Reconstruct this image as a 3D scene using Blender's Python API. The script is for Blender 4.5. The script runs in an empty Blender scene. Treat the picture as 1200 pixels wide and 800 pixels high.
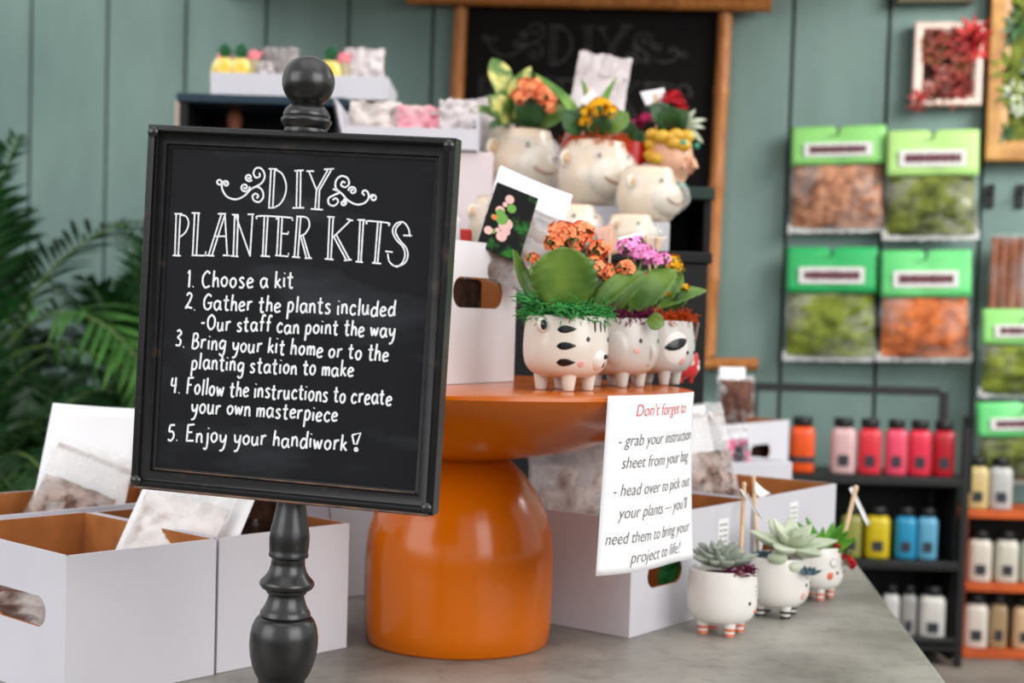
import bpy, math, random
import numpy as np
from math import sin, cos, tan, pi, radians, asin, sqrt
from mathutils import Vector, Matrix, noise, Euler

S = bpy.context.scene
COL = S.collection
random.seed(7)

# ------------------------------------------------------------------ camera
FPX, CAMZ, TABLE = 1700.0, 1.15, 0.72
PITCH, ROLL = radians(2.5), radians(1.7)
PPY = 370 + FPX * tan(PITCH)
F = Vector((0, cos(PITCH), -sin(PITCH)))
ZP = Vector((0, sin(PITCH), cos(PITCH)))
XA = Vector((1, 0, 0))
RT = XA * cos(ROLL) + ZP * sin(ROLL)
UP = -XA * sin(ROLL) + ZP * cos(ROLL)
CC = Vector((0, 0, CAMZ))
cam_d = bpy.data.cameras.new('camera')
cam = bpy.data.objects.new('camera', cam_d)
COL.objects.link(cam)
m = Matrix.Identity(4)
for i in range(3):
    m[i][0], m[i][1], m[i][2], m[i][3] = RT[i], UP[i], -F[i], CC[i]
cam.matrix_world = m
cam_d.sensor_width = 36
cam_d.lens = 36 * FPX / 1200
cam_d.shift_y = (PPY - 400) / 1200
cam_d.clip_start = 0.05
cam_d.dof.use_dof = True
cam_d.dof.focus_distance = 1.48
cam_d.dof.aperture_fstop = 5.4
S.camera = cam

# ------------------------------------------------------------------ light and exposure
S.view_settings.view_transform = 'Standard'
S.view_settings.look = 'None'
S.view_settings.gamma = 1
S.view_settings.use_curve_mapping = False
S.view_settings.exposure = 0.25
W = bpy.data.worlds.new('daylight')
S.world = W
W.use_nodes = True
wn = W.node_tree
wn.nodes.clear()
wo = wn.nodes.new('ShaderNodeOutputWorld')
bg = wn.nodes.new('ShaderNodeBackground')
tc = wn.nodes.new('ShaderNodeTexCoord')
sp = wn.nodes.new('ShaderNodeSeparateXYZ')
rp = wn.nodes.new('ShaderNodeValToRGB')
rp.color_ramp.elements[0].position = 0.475
rp.color_ramp.elements[0].color = (0.07, 0.065, 0.06, 1)
rp.color_ramp.elements[1].position = 1.0
rp.color_ramp.elements[1].color = (0.50, 0.50, 0.52, 1)
for q_, c_ in ((0.515, (0.95, 0.95, 0.98, 1)), (0.70, (0.95, 0.95, 0.98, 1))):
    e = rp.color_ramp.elements.new(q_); e.color = c_
mp = wn.nodes.new('ShaderNodeMapRange')
mp.inputs['From Min'].default_value = -1
wn.links.new(tc.outputs['Generated'], sp.inputs[0])
wn.links.new(sp.outputs['Z'], mp.inputs['Value'])
wn.links.new(mp.outputs[0], rp.inputs[0])
wn.links.new(rp.outputs[0], bg.inputs[0])
wn.links.new(bg.outputs[0], wo.inputs[0])
bg.inputs[1].default_value = 0.85


def area(name, loc, target, sx, sy, power, col=(1, 1, 1)):
    d = bpy.data.lights.new(name, 'AREA')
    d.shape = 'RECTANGLE'; d.size = sx; d.size_y = sy; d.energy = power; d.color = col
    o = bpy.data.objects.new(name, d); COL.objects.link(o)
    o.location = loc
    o.rotation_euler = (Vector(target) - Vector(loc)).to_track_quat('-Z', 'Y').to_euler()
    return o


area('roof_skylight', (0.4, 1.0, 4.2), (0.1, 2.0, 0.7), 4.0, 3.0, 40, (1, 0.99, 0.97))
area('open_side_daylight', (3.4, -1.6, 2.6), (0.2, 2.3, 0.9), 3.6, 2.8, 125, (1, 0.98, 0.96))
area('left_side_fill', (-3.4, -1.0, 2.4), (-0.4, 2.0, 0.8), 3.0, 2.4, 62, (0.97, 0.99, 1))  # added fill lamp that lifts the left-facing box sides
area('left_wall_fill', (-2.5, 4.0, 3.5), (-1.95, 6.3, 1.9), 1.4, 1.2, 30, (1, 1, 0.98))  # added lamp, brightens the left end of the wall
area('right_wall_fill', (3.1, 3.3, 3.0), (2.3, 5.2, 2.0), 1.4, 1.2, 95, (1, 1, 0.98))  # likewise an added lamp, for the right end of the wall


# ------------------------------------------------------------------ pixel rays -> places
def ray(px, py):
    return F + RT * ((px - 600) / FPX) - UP * ((py - PPY) / FPX)


def PY(px, py, y):
    r = ray(px, py); return CC + r * (y / r.y)


def PZ(px, py, z):
    r = ray(px, py); return CC + r * ((z - CAMZ) / r.z)


WL = Vector((-525 / FPX * 6.2, 6.2, 0)); WR = Vector((490 / FPX * 5.45, 5.45, 0))
WX = (WR - WL).normalized()
WANG = math.atan2(WX.y, WX.x)
WN = Vector((WX.y, -WX.x, 0))            # towards the camera


def PW(px, py, off=0.0):
    r = ray(px, py); p0 = WL + WN * off
    return CC + r * (((p0 - CC).dot(WN)) / r.dot(WN))


# ------------------------------------------------------------------ materials
def lin(c):
    out = []
    for v in c[:3]:
        v /= 255.0
        out.append(v / 12.92 if v <= 0.04045 else ((v + 0.055) / 1.055) ** 2.4)
    return (*out, 1)


MATS = {}


def mat(name, c, rough=0.55, c2=None, scale=18.0, var=0.10, bump=0.0, bscale=None, spec=0.5, alpha=None,
        stretch=None, coat=0.0, trans=0.0, lo=0.35, hi=0.65, emit=None, sss=0.0):
    if name in MATS:
        return MATS[name]
    M = bpy.data.materials.new(name); M.use_nodes = True
    nt = M.node_tree; b = nt.nodes['Principled BSDF']
    tc = nt.nodes.new('ShaderNodeTexCoord')
    mp = nt.nodes.new('ShaderNodeMapping')
    if stretch: mp.inputs['Scale'].default_value = stretch
    nt.links.new(tc.outputs['Object'], mp.inputs[0])
    nz = nt.nodes.new('ShaderNodeTexNoise'); nz.inputs['Scale'].default_value = scale
    nz.inputs['Detail'].default_value = 5
    nt.links.new(mp.outputs[0], nz.inputs[0])
    r = nt.nodes.new('ShaderNodeValToRGB')
    a = lin(c)
    bb = lin(c2) if c2 else (*[v * (1 - var) for v in a[:3]], 1)
    r.color_ramp.elements[0].position = lo; r.color_ramp.elements[0].color = bb
    r.color_ramp.elements[1].position = hi; r.color_ramp.elements[1].color = a
    nt.links.new(nz.outputs['Fac'], r.inputs[0])
    nt.links.new(r.outputs[0], b.inputs['Base Color'])
    b.inputs['Roughness'].default_value = rough
    b.inputs['Specular IOR Level'].default_value = spec
    b.inputs['Coat Weight'].default_value = coat
    b.inputs['Coat Roughness'].default_value = 0.15
    if sss:
        b.inputs['Subsurface Weight'].default_value = sss
        b.inputs['Subsurface Radius'].default_value = (0.004, 0.004, 0.003)
    if trans: b.inputs['Transmission Weight'].default_value = trans
    if alpha is not None:
        if isinstance(alpha, tuple):
            ar = nt.nodes.new('ShaderNodeMapRange')
            ar.inputs['From Min'].default_value = 0.42; ar.inputs['From Max'].default_value = 0.68
            ar.inputs['To Min'].default_value = alpha[0]; ar.inputs['To Max'].default_value = alpha[1]
            nt.links.new(nz.outputs['Fac'], ar.inputs[0])
            nt.links.new(ar.outputs[0], b.inputs['Alpha'])
        else:
            b.inputs['Alpha'].default_value = alpha
    if bump:
        n2 = nt.nodes.new('ShaderNodeTexNoise'); n2.inputs['Scale'].default_value = bscale or scale * 2
        n2.inputs['Detail'].default_value = 6
        nt.links.new(mp.outputs[0], n2.inputs[0])
        bp = nt.nodes.new('ShaderNodeBump'); bp.inputs['Strength'].default_value = bump
        bp.inputs['Distance'].default_value = 0.01
        nt.links.new(n2.outputs['Fac'], bp.inputs['Height'])
        nt.links.new(bp.outputs[0], b.inputs['Normal'])
    MATS[name] = M
    return M


WHITEBOX = mat('white_cardboard', (208, 206, 212), 0.6, var=0.04, scale=9, spec=0.3)
KRAFT = mat('kraft_cardboard', (176, 112, 62), 0.85, c2=(158, 98, 52), scale=25, spec=0.15)
PAPER = mat('white_paper', (247, 247, 248), 0.7, var=0.02, spec=0.2)
PAPER2 = mat('cream_paper', (222, 205, 190), 0.7, var=0.05, spec=0.2)
PINKCARD = mat('pink_card', (214, 168, 150), 0.7, var=0.06, spec=0.2)
ORANGE = mat('orange_lacquer', (200, 98, 0), 0.18, c2=(194, 93, 0), scale=3, spec=0.36)
BLACKPAINT = mat('worn_black_paint', (28, 27, 26), 0.30, c2=(18, 17, 17), scale=14, bump=0.05, bscale=60, spec=0.65)
SLATE = mat('slate_black', (37, 39, 44), 0.7, c2=(31, 33, 37), scale=7, spec=0.25)
CHALK = mat('chalk_white', (248, 250, 250), 0.9, c2=(220, 222, 224), scale=260, spec=0.05)
FAINT = mat('faint_chalk', (76, 75, 73), 0.95, c2=(48, 47, 46), scale=30, spec=0.05)
SOIL = mat('dark_soil', (66, 44, 34), 0.95, c2=(30, 20, 16), scale=60, bump=0.6, spec=0.1)
PALEMIX = mat('whitish_mix', (222, 216, 213), .8, c2=(150, 126, 114), scale=26, bump=.4, lo=.30, hi=.50)
POTSOIL = mat('pale_soil_mix', (176, 156, 146), 0.9, c2=(92, 68, 58), scale=40, bump=0.4, spec=0.1, lo=.38, hi=.58)
PLASTIC = mat('clear_plastic_film', (236, 236, 238), 0.12, scale=28, alpha=(0.10, 0.50), spec=0.6, bump=0.5, bscale=16)
FILM = mat('clear_wrap', (240, 238, 236), 0.10, scale=16, alpha=(0.08, 0.5), spec=0.6, bump=0.5, bscale=18)
CREAM = mat('cream_ceramic', (235, 226, 208), 0.24, c2=(226, 215, 196), scale=6, spec=0.5)
CREAMDARK = mat('beige_ceramic', (206, 170, 130), 0.3, var=0.1, scale=8, spec=0.5)
WHITECER = mat('white_ceramic', (236, 233, 228), 0.22, c2=(228, 224, 216), scale=6, spec=0.5)
GREYCER = mat('pale_grey_ceramic', (206, 203, 196), 0.25, c2=(196, 192, 184), scale=6, spec=0.5)
BLK = mat('black_glaze', (22, 22, 24), 0.2, var=0.2)
PINK = mat('pink_glaze', (232, 176, 168), 0.3, var=0.08)
CORAL = mat('coral_glaze', (226, 116, 88), 0.3, var=0.08)
WOODSTICK = mat('pale_wood', (232, 202, 166), 0.7, c2=(216, 180, 140), scale=60, spec=0.2)
LEAF = mat('kalanchoe_leaf', (108, 140, 56), 0.34, c2=(66, 104, 38), scale=22, spec=0.45, sss=0.1)
LEAF2 = mat('fresh_leaf', (120, 158, 62), 0.38, c2=(72, 120, 44), scale=22, spec=0.4)
LEAFDK = mat('deep_leaf', (52, 92, 44), 0.4, c2=(34, 66, 32), scale=22, spec=0.4)
VARIEG = mat('variegated_leaf', (214, 210, 120), 0.4, c2=(84, 122, 48), scale=28, lo=.47, hi=.62)
MOSSG = mat('green_moss', (84, 172, 92), 0.85, c2=(36, 120, 56), scale=60, spec=0.15)
MOSSP = mat('plum_moss', (128, 36, 78), 0.85, c2=(72, 18, 46), scale=60, spec=0.15)
MOSSO = mat('rust_moss', (214, 84, 22), 0.85, c2=(160, 52, 12), scale=60, spec=0.15)
FLOR = mat('orange_petal', (255, 166, 118), 0.6, c2=(255, 138, 86), scale=90, spec=0.2)
FLPK = mat('pink_petal', (252, 172, 224), 0.6, c2=(246, 136, 204), scale=90, spec=0.2)
FLYL = mat('yellow_petal', (246, 194, 30), 0.6, c2=(236, 164, 12), scale=90, spec=0.2)
FLRD = mat('red_petal', (206, 22, 40), 0.6, c2=(150, 8, 24), scale=90, spec=0.2)
FLMG = mat('magenta_petal', (206, 52, 112), 0.6, c2=(160, 24, 76), scale=90, spec=0.2)
SUCC = mat('grey_green_succulent', (160, 170, 156), 0.5, c2=(124, 134, 124), scale=30, spec=0.3)
SUCC2 = mat('mint_succulent', (206, 212, 190), 0.45, c2=(172, 186, 156), scale=24, spec=0.3)
SUCCB = mat('blue_succulent', (98, 128, 136), 0.6, c2=(64, 92, 104), scale=40, spec=0.3)
SUCCG = mat('bright_green_succulent', (112, 180, 50), 0.4, c2=(76, 146, 36), scale=24, spec=0.4)
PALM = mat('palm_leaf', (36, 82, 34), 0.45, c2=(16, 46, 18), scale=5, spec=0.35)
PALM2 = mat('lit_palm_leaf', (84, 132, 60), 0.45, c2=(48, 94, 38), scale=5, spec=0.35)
STEM = mat('green_stem', (104, 132, 66), 0.5, var=0.2)
BLACKWOOD = mat('black_stained_wood', (18, 19, 19), 0.6, c2=(12, 13, 13), scale=12, spec=0.3)
DKGREEN = mat('dark_green_painted_wood', (44, 62, 54), 0.55, c2=(36, 52, 46), scale=12, spec=0.3)
NAVY = mat('dark_blue_painted_wood', (30, 52, 66), 0.55, var=0.15, scale=12, spec=0.3)
BAMBOO = mat('bamboo', (190, 124, 62), 0.45, c2=(156, 92, 40), scale=12, spec=0.4, stretch=(6, 6, 1))
BAMBOODK = mat('bamboo_binding', (74, 44, 24), 0.7, var=0.3)
BLACKMETAL = mat('black_metal', (15, 17, 17), 0.45, var=0.15, spec=0.4)
ORWOOD = mat('orange_brown_wood', (196, 88, 30), 0.5, c2=(156, 62, 18), scale=10, stretch=(1, 8, 8), spec=0.35)
BACKDARK = mat('dark_back_panel', (22, 24, 24), 0.8, var=0.2)
TERRA = mat('terracotta', (168, 92, 58), 0.8, var=0.2)


# ------------------------------------------------------------------ mesh builder
class MB:
    def __init__(self):
        self.v = []; self.f = []; self.mi = []

    def add(self, vs, fs, mi=0, T=None):
        o = len(self.v)
        for p in vs:
            p = Vector(p)
            self.v.append(T @ p if T is not None else p)
        for f in fs:
            self.f.append([i + o for i in f]); self.mi.append(mi)
        return self

    def box(self, c, s, mi=0, T=None):
        x, y, z = c; a, b, d = s[0] / 2, s[1] / 2, s[2] / 2
        vs = [(x + i * a, y + j * b, z + k * d) for k in (-1, 1) for j in (-1, 1) for i in (-1, 1)]
        return self.add(vs, [(0, 2, 3, 1), (4, 5, 7, 6), (0, 1, 5, 4), (2, 6, 7, 3), (0, 4, 6, 2), (1, 3, 7, 5)], mi, T)

    def lathe(self, prof, seg=40, mi=0, T=None, sx=1.0, sy=1.0, power=None):
        vs, rows = [], []
        for r, z in prof:
            if r < 1e-6:
                rows.append([len(vs)]); vs.append((0, 0, z))
            else:
                row = []
                for k in range(seg):
                    a = 2 * pi * k / seg
                    ca, sa = cos(a), sin(a)
                    if power:
                        q = (abs(ca) ** power + abs(sa) ** power) ** (-1 / power)
                    else: q = 1
                    row.append(len(vs)); vs.append((r * q * ca * sx, r * q * sa * sy, z))
                rows.append(row)
        fs = []
        for a, b in zip(rows[:-1], rows[1:]):
            for k in range(seg):
                k2 = (k + 1) % seg
                if len(a) == 1 and len(b) == 1: continue
                if len(a) == 1: fs.append((a[0], b[k2], b[k]))
                elif len(b) == 1: fs.append((a[k], a[k2], b[0]))
                else: fs.append((a[k], a[k2], b[k2], b[k]))
        return self.add(vs, fs, mi, T)

    def ell(self, c, r, mi=0, T=None, seg=20, rings=12, Rm=None):
        prof = [(sin(pi * i / rings), -cos(pi * i / rings)) for i in range(rings + 1)]
        prof[0] = (0, -1); prof[-1] = (0, 1)
        L = Matrix.Translation(Vector(c)) @ (Rm.to_4x4() if Rm else Matrix.Identity(4)) @ Matrix.Diagonal((*r, 1))
        return self.lathe(prof, seg, mi, (T @ L) if T is not None else L)

    def tube(self, pts, rad, seg=8, mi=0, T=None, flat=None):
        pts = [Vector(p) for p in pts]
        n = len(pts)
        if n < 2: return self
        if not hasattr(rad, '__len__'): rad = [rad] * n
        vs, fs = [], []
        t0 = (pts[1] - pts[0])
        up = Vector((0, 0, 1)) if abs(t0.normalized().z) < 0.9 else Vector((1, 0, 0))
        if flat is not None: up = Vector(flat)
        for i in range(n):
            t = (pts[min(i + 1, n - 1)] - pts[max(i - 1, 0)])
            if t.length < 1e-9: t = Vector((0, 0, 1))
            t.normalize()
            s = t.cross(up)
            if s.length < 1e-6: s = t.orthogonal()
            s.normalize(); u = s.cross(t).normalized()
            if flat is None: up = u
            for k in range(seg):
                a = 2 * pi * k / seg
                vs.append(pts[i] + (s * cos(a) + u * sin(a) * (0.35 if flat is not None else 1)) * rad[i])
        for i in range(n - 1):
            for k in range(seg):
                k2 = (k + 1) % seg
                fs.append((i * seg + k, i * seg + k2, (i + 1) * seg + k2, (i + 1) * seg + k))
        fs.append(tuple(range(seg - 1, -1, -1))); fs.append(tuple((n - 1) * seg + k for k in range(seg)))
        return self.add(vs, fs, mi, T)

    def grid(self, P, mi=0, T=None, closed_u=False):
        nu, nv = len(P), len(P[0])
        vs = [p for row in P for p in row]
        fs = []
        for i in range(nu - (0 if closed_u else 1)):
            i2 = (i + 1) % nu
            for j in range(nv - 1):
                fs.append((i * nv + j, i2 * nv + j, i2 * nv + j + 1, i * nv + j + 1))
        return self.add(vs, fs, mi, T)

    def prism(self, outline, y0, y1, mi=0, T=None):
        """outline in (x,z), extruded along y"""
        n = len(outline)
        vs = [(x, y0, z) for x, z in outline] + [(x, y1, z) for x, z in outline]
        fs = [tuple(range(n)), tuple(range(2 * n - 1, n - 1, -1))]
        fs += [(i, n + i, n + (i + 1) % n, (i + 1) % n) for i in range(n)]
        return self.add(vs, fs, mi, T)

    def build(self, name, mats, parent=None, smooth=True, ang=40, bevel=0, solid=0, world=False, sub=0):
        me = bpy.data.meshes.new(name)
        vs = self.v
        if world and parent is not None:
            inv = ROOTM[parent.name].inverted()
            vs = [inv @ p for p in vs]
        me.from_pydata([tuple(p) for p in vs], [], self.f)
        if not isinstance(mats, (list, tuple)): mats = [mats]
        for q in mats: me.materials.append(q)
        me.polygons.foreach_set('material_index', self.mi)
        if smooth:
            me.polygons.foreach_set('use_smooth', [True] * len(self.f))
            me.set_sharp_from_angle(angle=radians(ang))
        me.update()
        o = bpy.data.objects.new(name, me); COL.objects.link(o)
        if parent is not None:
            o.parent = parent
            ROOTM[o.name] = ROOTM[parent.name]
        else: ROOTM[o.name] = Matrix.Identity(4)
        if solid:
            md = o.modifiers.new('thickness', 'SOLIDIFY'); md.thickness = solid; md.offset = 0
        if bevel:
            md = o.modifiers.new('bevel', 'BEVEL'); md.width = bevel; md.segments = 2; md.limit_method = 'ANGLE'
            md.angle_limit = radians(40)
        if sub:
            md = o.modifiers.new('subdivision', 'SUBSURF'); md.levels = sub; md.render_levels = sub
        return o


ROOTM = {}


def thing(name, label, cat, loc=(0, 0, 0), rotz=0.0, group=None, M=None):
    o = bpy.data.objects.new(name, None); COL.objects.link(o)
    o.empty_display_size = 0.03
    if M is None: M = Matrix.Translation(Vector(loc)) @ Matrix.Rotation(rotz, 4, 'Z')
    o.matrix_world = M
    ROOTM[o.name] = M.copy()
    o['label'] = label; o['category'] = cat
    if group: o['group'] = group
    return o


def tag(o, label, cat, group=None, kind=None):
    o['label'] = label; o['category'] = cat
    if group: o['group'] = group
    if kind: o['kind'] = kind
    return o


def struct(o):
    o['kind'] = 'structure'; return o


def nz(p, s=1.0):
    return noise.noise(Vector(p) * s)


def smoothpath(pts, n=6):
    """Catmull-Rom through 2-d points"""
    if len(pts) < 3: return list(pts)
    P = [pts[0]] + list(pts) + [pts[-1]]
    out = []
    for i in range(1, len(P) - 2):
        p0, p1, p2, p3 = P[i - 1], P[i], P[i + 1], P[i + 2]
        for k in range(n):
            t = k / n
            out.append(tuple(0.5 * ((2 * b) + (-a + c) * t + (2 * a - 5 * b + 4 * c - d) * t * t + (-a + 3 * b - 3 * c + d) * t ** 3)
                             for a, b, c, d in zip(p0, p1, p2, p3)))
    out.append(tuple(pts[-1]))
    return out


# ================================================================== THE SETTING
# wall of painted boards
wallmat = mat('teal_painted_boards', (124, 148, 141), 0.65, c2=(104, 126, 120), scale=1.6, bump=0.15, bscale=9,
              stretch=(2.2, 2.2, 0.8), spec=0.25, lo=.3, hi=.7)
wallroot = Matrix.Translation(WL) @ Matrix.Rotation(WANG, 4, 'Z')
mb = MB()


def wall_u(px, py=200):
    return (PW(px, py) - WL).dot(WX)


g0 = wall_u(123); pitch = (wall_u(1037, 100) - wall_u(123, 100)) / 9.0
for k in range(-8, 18):
    a = g0 + k * pitch
    d = 0.004 * nz((k * 3.7, 0, 0))
    mb.box((a + pitch / 2, 0.02 + d, 1.75), (pitch - 0.012, 0.04, 3.5), 0)
mb.box((g0 + 4.5 * pitch, 0.05, 1.75), (pitch * 26, 0.02, 3.5), 1)
wall = struct(mb.build('wall_back', [wallmat, mat('dark_groove', (92, 84, 70), 0.9)], None, bevel=0.004))
wall.matrix_world = wallroot

# timber canopy added out of view to shade the middle of the wall
mb = MB()
for k in range(9):
    mb.box((.85 + k * .32, -.75, 2.56), (.314, 1.5, .03))
mb.box((2.13, -1.48, 2.52), (2.86, .05, .10)); mb.box((2.13, -.03, 2.50), (2.86, .06, .12))
cn = struct(mb.build('shade_canopy_1', ORWOOD, None, bevel=.003)); cn.matrix_world = wallroot

# floor
fm = mat('grey_brown_floor', (134, 124, 114), 0.75, c2=(108, 98, 90), scale=3, bump=0.1, spec=0.25)
mb = MB()
for i in range(-4, 9):
    for j in range(-2, 12):
        mb.box((i * 0.6 + 0.3, j * 0.6 + 0.3, -0.02), (0.594, 0.594, 0.04))
mb.box((1.4, 3.3, -0.035), (8, 8.6, 0.03))
struct(mb.build('floor', fm, None, bevel=0.003))

# concrete topped counter
CM = bpy.data.materials.new('grey_concrete'); CM.use_nodes = True
nt = CM.node_tree; b = nt.nodes['Principled BSDF']
tcn = nt.nodes.new('ShaderNodeTexCoord')
n1 = nt.nodes.new('ShaderNodeTexNoise'); n1.inputs['Scale'].default_value = 3.5; n1.inputs['Detail'].default_value = 8
n2 = nt.nodes.new('ShaderNodeTexNoise'); n2.inputs['Scale'].default_value = 45; n2.inputs['Detail'].default_value = 4
r1 = nt.nodes.new('ShaderNodeValToRGB'); r2 = nt.nodes.new('ShaderNodeValToRGB')
r1.color_ramp.elements[0].position = .38; r1.color_ramp.elements[0].color = lin((114, 111, 103))
r1.color_ramp.elements[1].position = .60; r1.color_ramp.elements[1].color = lin((162, 159, 150))
r2.color_ramp.elements[0].position = .30; r2.color_ramp.elements[0].color = (.55, .55, .55, 1)
r2.color_ramp.elements[1].position = .48; r2.color_ramp.elements[1].color = (1, 1, 1, 1)
mx = nt.nodes.new('ShaderNodeMixRGB'); mx.blend_type = 'MULTIPLY'; mx.inputs[0].default_value = .5
bp = nt.nodes.new('ShaderNodeBump'); bp.inputs['Strength'].default_value = .12; bp.inputs['Distance'].default_value = .004
for n in (n1, n2): nt.links.new(tcn.outputs['Object'], n.inputs[0])
nt.links.new(n1.outputs[0], r1.inputs[0]); nt.links.new(n2.outputs[0], r2.inputs[0])
nt.links.new(r1.outputs[0], mx.inputs[1]); nt.links.new(r2.outputs[0], mx.inputs[2])
nt.links.new(mx.outputs[0], b.inputs['Base Color']); nt.links.new(n2.outputs[0], bp.inputs['Height'])
nt.links.new(bp.outputs[0], b.inputs['Normal'])
b.inputs['Roughness'].default_value = .42
E1 = PZ(1008, 665, TABLE); E2 = PZ(1110, 800, TABLE)
ed = (E1 - E2).normalized()


def edge_x(y): return E2.x + ed.x / ed.y * (y - E2.y)


counter = thing('counter', 'long grey concrete topped counter that carries the whole display', 'counter', (0, 2.6, 0))
mb = MB()
for z0, z1, ins, mi in ((TABLE - 0.055, TABLE, 0.0, 0),):
    o = [(-1.0, 0.95), (edge_x(0.95), 0.95), (edge_x(4.55), 4.55), (-1.0, 4.55)]
    mb.add([(x, y, z0) for x, y in o] + [(x, y, z1) for x, y in o],
           [(3, 2, 1, 0), (4, 5, 6, 7), (0, 1, 5, 4), (1, 2, 6, 5), (2, 3, 7, 6), (3, 0, 4, 7)], mi)
mb.build('counter_top', CM, counter, world=True, bevel=0.004)
mb = MB()
o = [(-0.9, 1.05), (edge_x(0.95) - .12, 1.05), (edge_x(4.55) - .12, 4.45), (-0.9, 4.45)]
mb.add([(x, y, 0) for x, y in o] + [(x, y, TABLE - .055) for x, y in o],
       [(3, 2, 1, 0), (4, 5, 6, 7), (0, 1, 5, 4), (1, 2, 6, 5), (2, 3, 7, 6), (3, 0, 4, 7)])
mb.build('cabinet_base', BLACKWOOD, counter, world=True)


# ================================================================== CHALK SIGN ON ITS POST
q = [(177, 147), (535, 163), (513, 603), (161, 569)]
rs = [ray(*p) for p in q]
dd = np.linalg.solve(np.array([[-rs[1][i], rs[2][i], -rs[3][i]] for i in range(3)]), -np.array(rs[0]))
dd = [1, *dd]; sc = 1.365 / (sum(dd) / 4)
BC = [CC + r * (float(k) * sc) for r, k in zip(rs, dd)]
bux = ((BC[1] - BC[0]) + (BC[2] - BC[3])).normalized()
buz = ((BC[0] - BC[3]) + (BC[1] - BC[2]))
buz = (buz - bux * buz.dot(bux)).normalized()
buy = buz.cross(bux)                                    # away from the viewer
bcen = sum(BC, Vector()) / 4
BW, BH_ = 0.300, 0.346
t = (bcen.z - TABLE) / buz.z
base = bcen - buz * t                                   # where the post meets the counter
SM = Matrix.Identity(4)
for i in range(3): SM[i][0], SM[i][1], SM[i][2], SM[i][3] = bux[i], buy[i], buz[i], base[i]
ZC = t                                                  # local height of the board's middle
sign = thing('chalkboard_sign', 'black framed chalkboard sign on a turned post, lettered DIY planter kits with five steps', 'sign', M=SM)
ZT, ZB = ZC + BH_ / 2, ZC - BH_ / 2


def sign_uv(px, py, off):
    r = ray(px, py)
    k = (bcen - CC).dot(buy) / r.dot(buy)
    p = SM.inverted() @ (CC + r * k)
    return Vector((p.x, off, p.z))


# slate panel with chalk dust
SLM = bpy.data.materials.new('dusty_slate'); SLM.use_nodes = True
nt = SLM.node_tree; b = nt.nodes['Principled BSDF']
tcn = nt.nodes.new('ShaderNodeTexCoord'); mpn = nt.nodes.new('ShaderNodeMapping')
mpn.inputs['Rotation'].default_value = (0, radians(35), 0); mpn.inputs['Scale'].default_value = (5, 5, 16)
n1 = nt.nodes.new('ShaderNodeTexNoise'); n1.inputs['Scale'].default_value = 1.0; n1.inputs['Detail'].default_value = 4
r1 = nt.nodes.new('ShaderNodeValToRGB')
r1.color_ramp.elements[0].position = .5; r1.color_ramp.elements[0].color = lin((17, 18, 21))
r1.color_ramp.elements[1].position = .84; r1.color_ramp.elements[1].color = lin((64, 67, 72))
nt.links.new(tcn.outputs['Object'], mpn.inputs[0]); nt.links.new(mpn.outputs[0], n1.inputs[0])
nt.links.new(n1.outputs[0], r1.inputs[0]); nt.links.new(r1.outputs[0], b.inputs['Base Color'])
b.inputs['Roughness'].default_value = .62; b.inputs['Specular IOR Level'].default_value = .2
mb = MB(); mb.box((0, 0.004, ZC), (BW - 0.03, 0.008, BH_ - 0.03))
panel = mb.build('slate_panel', SLM, sign)
# frame: round outer rail, stepped inner rail, pegs
FRM = bpy.data.materials.new('worn_frame'); FRM.use_nodes = True
nt = FRM.node_tree; b = nt.nodes['Principled BSDF']
tcn = nt.nodes.new('ShaderNodeTexCoord')
n1 = nt.nodes.new('ShaderNodeTexNoise'); n1.inputs['Scale'].default_value = 38; n1.inputs['Detail'].default_value = 6
r1 = nt.nodes.new('ShaderNodeValToRGB')
r1.color_ramp.elements[0].position = .62; r1.color_ramp.elements[0].color = lin((13, 12, 13))
r1.color_ramp.elements[1].position = .86; r1.color_ramp.elements[1].color = lin((84, 64, 54))
bp = nt.nodes.new('ShaderNodeBump'); bp.inputs['Strength'].default_value = .15; bp.inputs['Distance'].default_value = .003
nt.links.new(tcn.outputs['Object'], n1.inputs[0])
nt.links.new(n1.outputs[0], r1.inputs[0]); nt.links.new(r1.outputs[0], b.inputs['Base Color'])
nt.links.new(n1.outputs[0], bp.inputs['Height']); nt.links.new(bp.outputs[0], b.inputs['Normal'])
b.inputs['Roughness'].default_value = .34; b.inputs['Specular IOR Level'].default_value = .32
# profile across the frame, from outer edge inwards: (inset, y)
fprof = [(0.000, 0.012), (0.000, -0.010), (0.0015, -0.0125), (0.005, -0.0125), (0.0068, -0.0105), (0.0075, -0.006), (0.009, -0.0052),
         (0.0165, -0.0045), (0.0175, -0.0015), (0.0205, -0.0008), (0.0215, 0.002), (0.0215, 0.012)]
mb = MB()
rowsP = []
for ins, y in fprof:
    x, z = BW / 2 - ins, BH_ / 2 - ins
    rowsP.append([(-x, y, ZC - z), (x, y, ZC - z), (x, y, ZC + z), (-x, y, ZC + z)])
P = [[rowsP[j % len(fprof)][i] for j in range(len(fprof) + 1)] for i in range(4)]
mb.grid(P, closed_u=True)
frame = mb.build('frame', FRM, sign, ang=25)
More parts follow.
